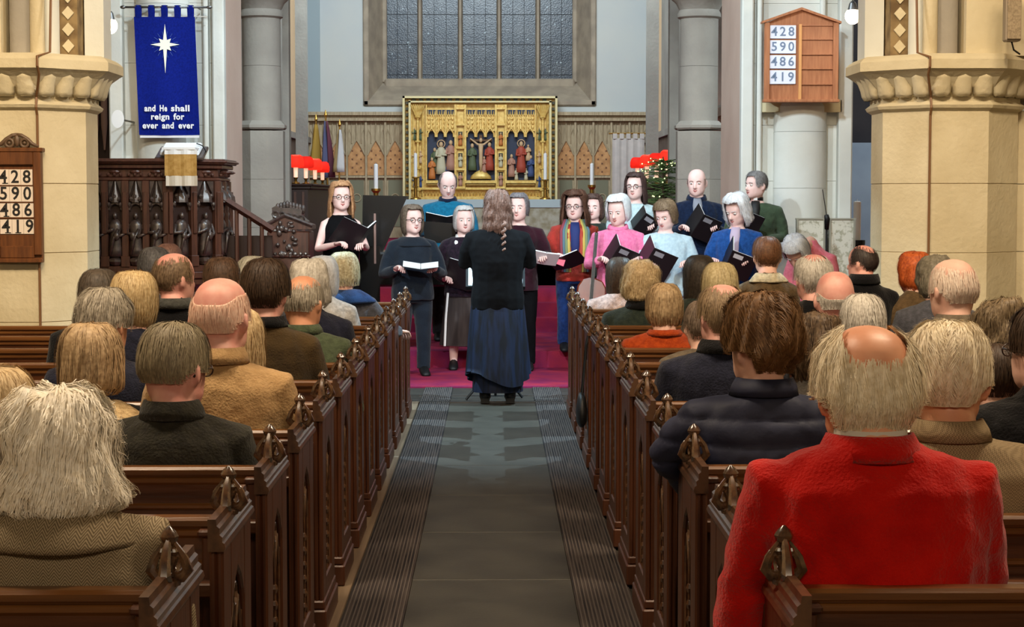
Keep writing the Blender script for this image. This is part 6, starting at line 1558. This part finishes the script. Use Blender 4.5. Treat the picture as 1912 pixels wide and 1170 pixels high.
# back row dark long hair pale top
i = K('person with long dark brown hair and glasses in a pale duck-egg top, back row', 1186, 349, 19.2, .17, hs=1.1, hyaw=-20, hairspec=STL(.022, .17, flare=.018), hairm=hm((88, 66, 62), (58, 42, 40)), jacket=c_ice2, sw=.215, bulk=1.05, glass=GL, arms=hold(-.26, .27))
folder(i, (-.02, .33, -.20), 22, (86, 6), -36, 'black folder held by the duck-egg-top singer in the back row', M_FLAB, size=(.19, .22))
# short brown hair ice blue jumper
i = K('person with short tawny hair in an ice blue jumper, reading downward', 1243, 402, 17.5, 0, hs=1.1, hpitch=-20, hyaw=-34, hairspec=dict(st_bob(.02, .06, fringe=.85), ridge=.007), hairm=hm((146, 124, 98), (104, 84, 62)), jacket=c_ice, sw=.225, bulk=1.15, trousers=c_ice2, arms=hold(-.30, .28))
folder(i, (.20, .34, -.27), 24, (84, 4), -26, 'large black folder held by the ice blue jumper singer', M_FLAB, size=(.25, .30))
# bald man in navy
i = K('tall bald person in a deep navy jacket, back row', 1301, 341, 18.9, .17, hs=1.16, hyaw=-16, hpitch=-6, hairspec=dict(st_bald(.002, 1.5, 1.25, 1.95), ridge=.0004), hairm=hm((200, 170, 160)), jacket=c_nav, collar=(c_nav, .045, 1.2), sw=.235, bulk=1.12, neck=1.15, extras=lambda q: blouse(q, mat('grey shirt', (130, 134, 146), .8)), arms=hold(-.30, .28))
folder(i, (.03, .34, -.27), 26, (80, 6), -28, 'black folder held by the bald back-row singer in navy', M_FLAB, size=(.22, .27))
# white curly hair cobalt cardigan
i = K('person with wavy white hair in a cobalt blue cardigan, looking down left', 1376, 393, 17.5, 0, hs=1.14, hpitch=-20, hyaw=-26, yaw=162, hairspec=dict(st_bob(.028, .12, flare=.012), ridge=.007), lump=.010, curl=.006, hairm=hm((242, 244, 246), (214, 218, 224)), jacket=c_blue, sw=.215, bulk=1.1, extras=lambda q: blouse(q, mat('lilac blouse', (196, 180, 206), .8)), trousers=c_nav, arms=hold(-.32, .28))
folder(i, (.02, .34, -.32), 28, (80, 4), -26, 'black folder with a white label held by the cobalt-cardigan singer', M_FLABW, size=(.24, .28))
# vicar
def dog(i):
    b = MB(); nk = i['nk']; b.rings([[(nk.x+.068*cos(t), nk.y+.064*sin(t), nk.z+z) for t in [2*pi*a/20 for a in range(20)]] for z in (-.005, .03)]); b.build('black_clerical_collar', M_BLACK, i['o'], smooth=True)
    b = MB(); b.box((nk.x, nk.y+.066, nk.z+.015), (.035, .012, .03)); b.build('white_collar_tab', M_WHITE, i['o']); blouse(i, M_BLACK)
i = K('grey-haired person in a clerical collar and loden green jacket, looking left', 1412, 346, 18.4, .17, hs=1.12, hyaw=-46, yaw=166, hairspec=st_short(.009, 2.05), hairm=hm((150, 148, 148), (112, 110, 112)), skin='pale', jacket=c_grn, collar=None, sw=.23, bulk=1.1, extras=dog, arms={'L': ((-.27, .0, -.36), (-.10, .22, -.40), (.6, .7, 0), (0, -.3, 1), .6), 'R': ((.26, .04, -.33), (.18, .28, -.24), (-.3, .9, .2), (0, -.3, 1), .7)})
folder(i, (.06, .33, -.19), 22, (84, 8), -28, 'small black folder held by the singer in the clerical collar', size=(.16, .19))
# bowed person in pink at the far right
i = person('bowed white-haired person in a candy pink jacket before the floral screen', 1487, 470, 16.2, 0, seat=True, hs=1.12, yaw=140, hyaw=10, hpitch=-50, lean=.30, slouch=1.0, hairspec=dict(st_bob(.024, .06), ridge=.005), hairm=hm((236, 240, 248), (206, 212, 222)), skin='fair', jacket=wool('candy pink cloth', (240, 138, 158), (228, 118, 142)), sw=.22, bulk=1.2, trousers=W_BLACK, strands=900, facef=True, vox=.011, shz=.0, nkd=-.05, neckf=.09, neckline=False)
wc = world_of(i, (0, i['hipy'], 0)); t = empty('wooden_chair', (wc.x, wc.y, .012), R(140), 'plain wooden chair under the bowed person in pink', 'chair')
for x, y in ((-.2, -.18), (.2, -.18), (-.2, .2), (.2, .2)):
    b = MB(); b.tube([(x, y, 0), (x, y, .44 if y > 0 else .86)], .018, 8); b.build('leg', M_PUL, t)
b = MB(); b.b2(-.23, .23, -.21, .23, .415, .44); b.build('seat', M_PUL, t, bevel=.008)
b = MB(); b.b2(-.2, .2, -.195, -.17, .72, .84); b.build('back_rest', M_PUL, t, bevel=.008)
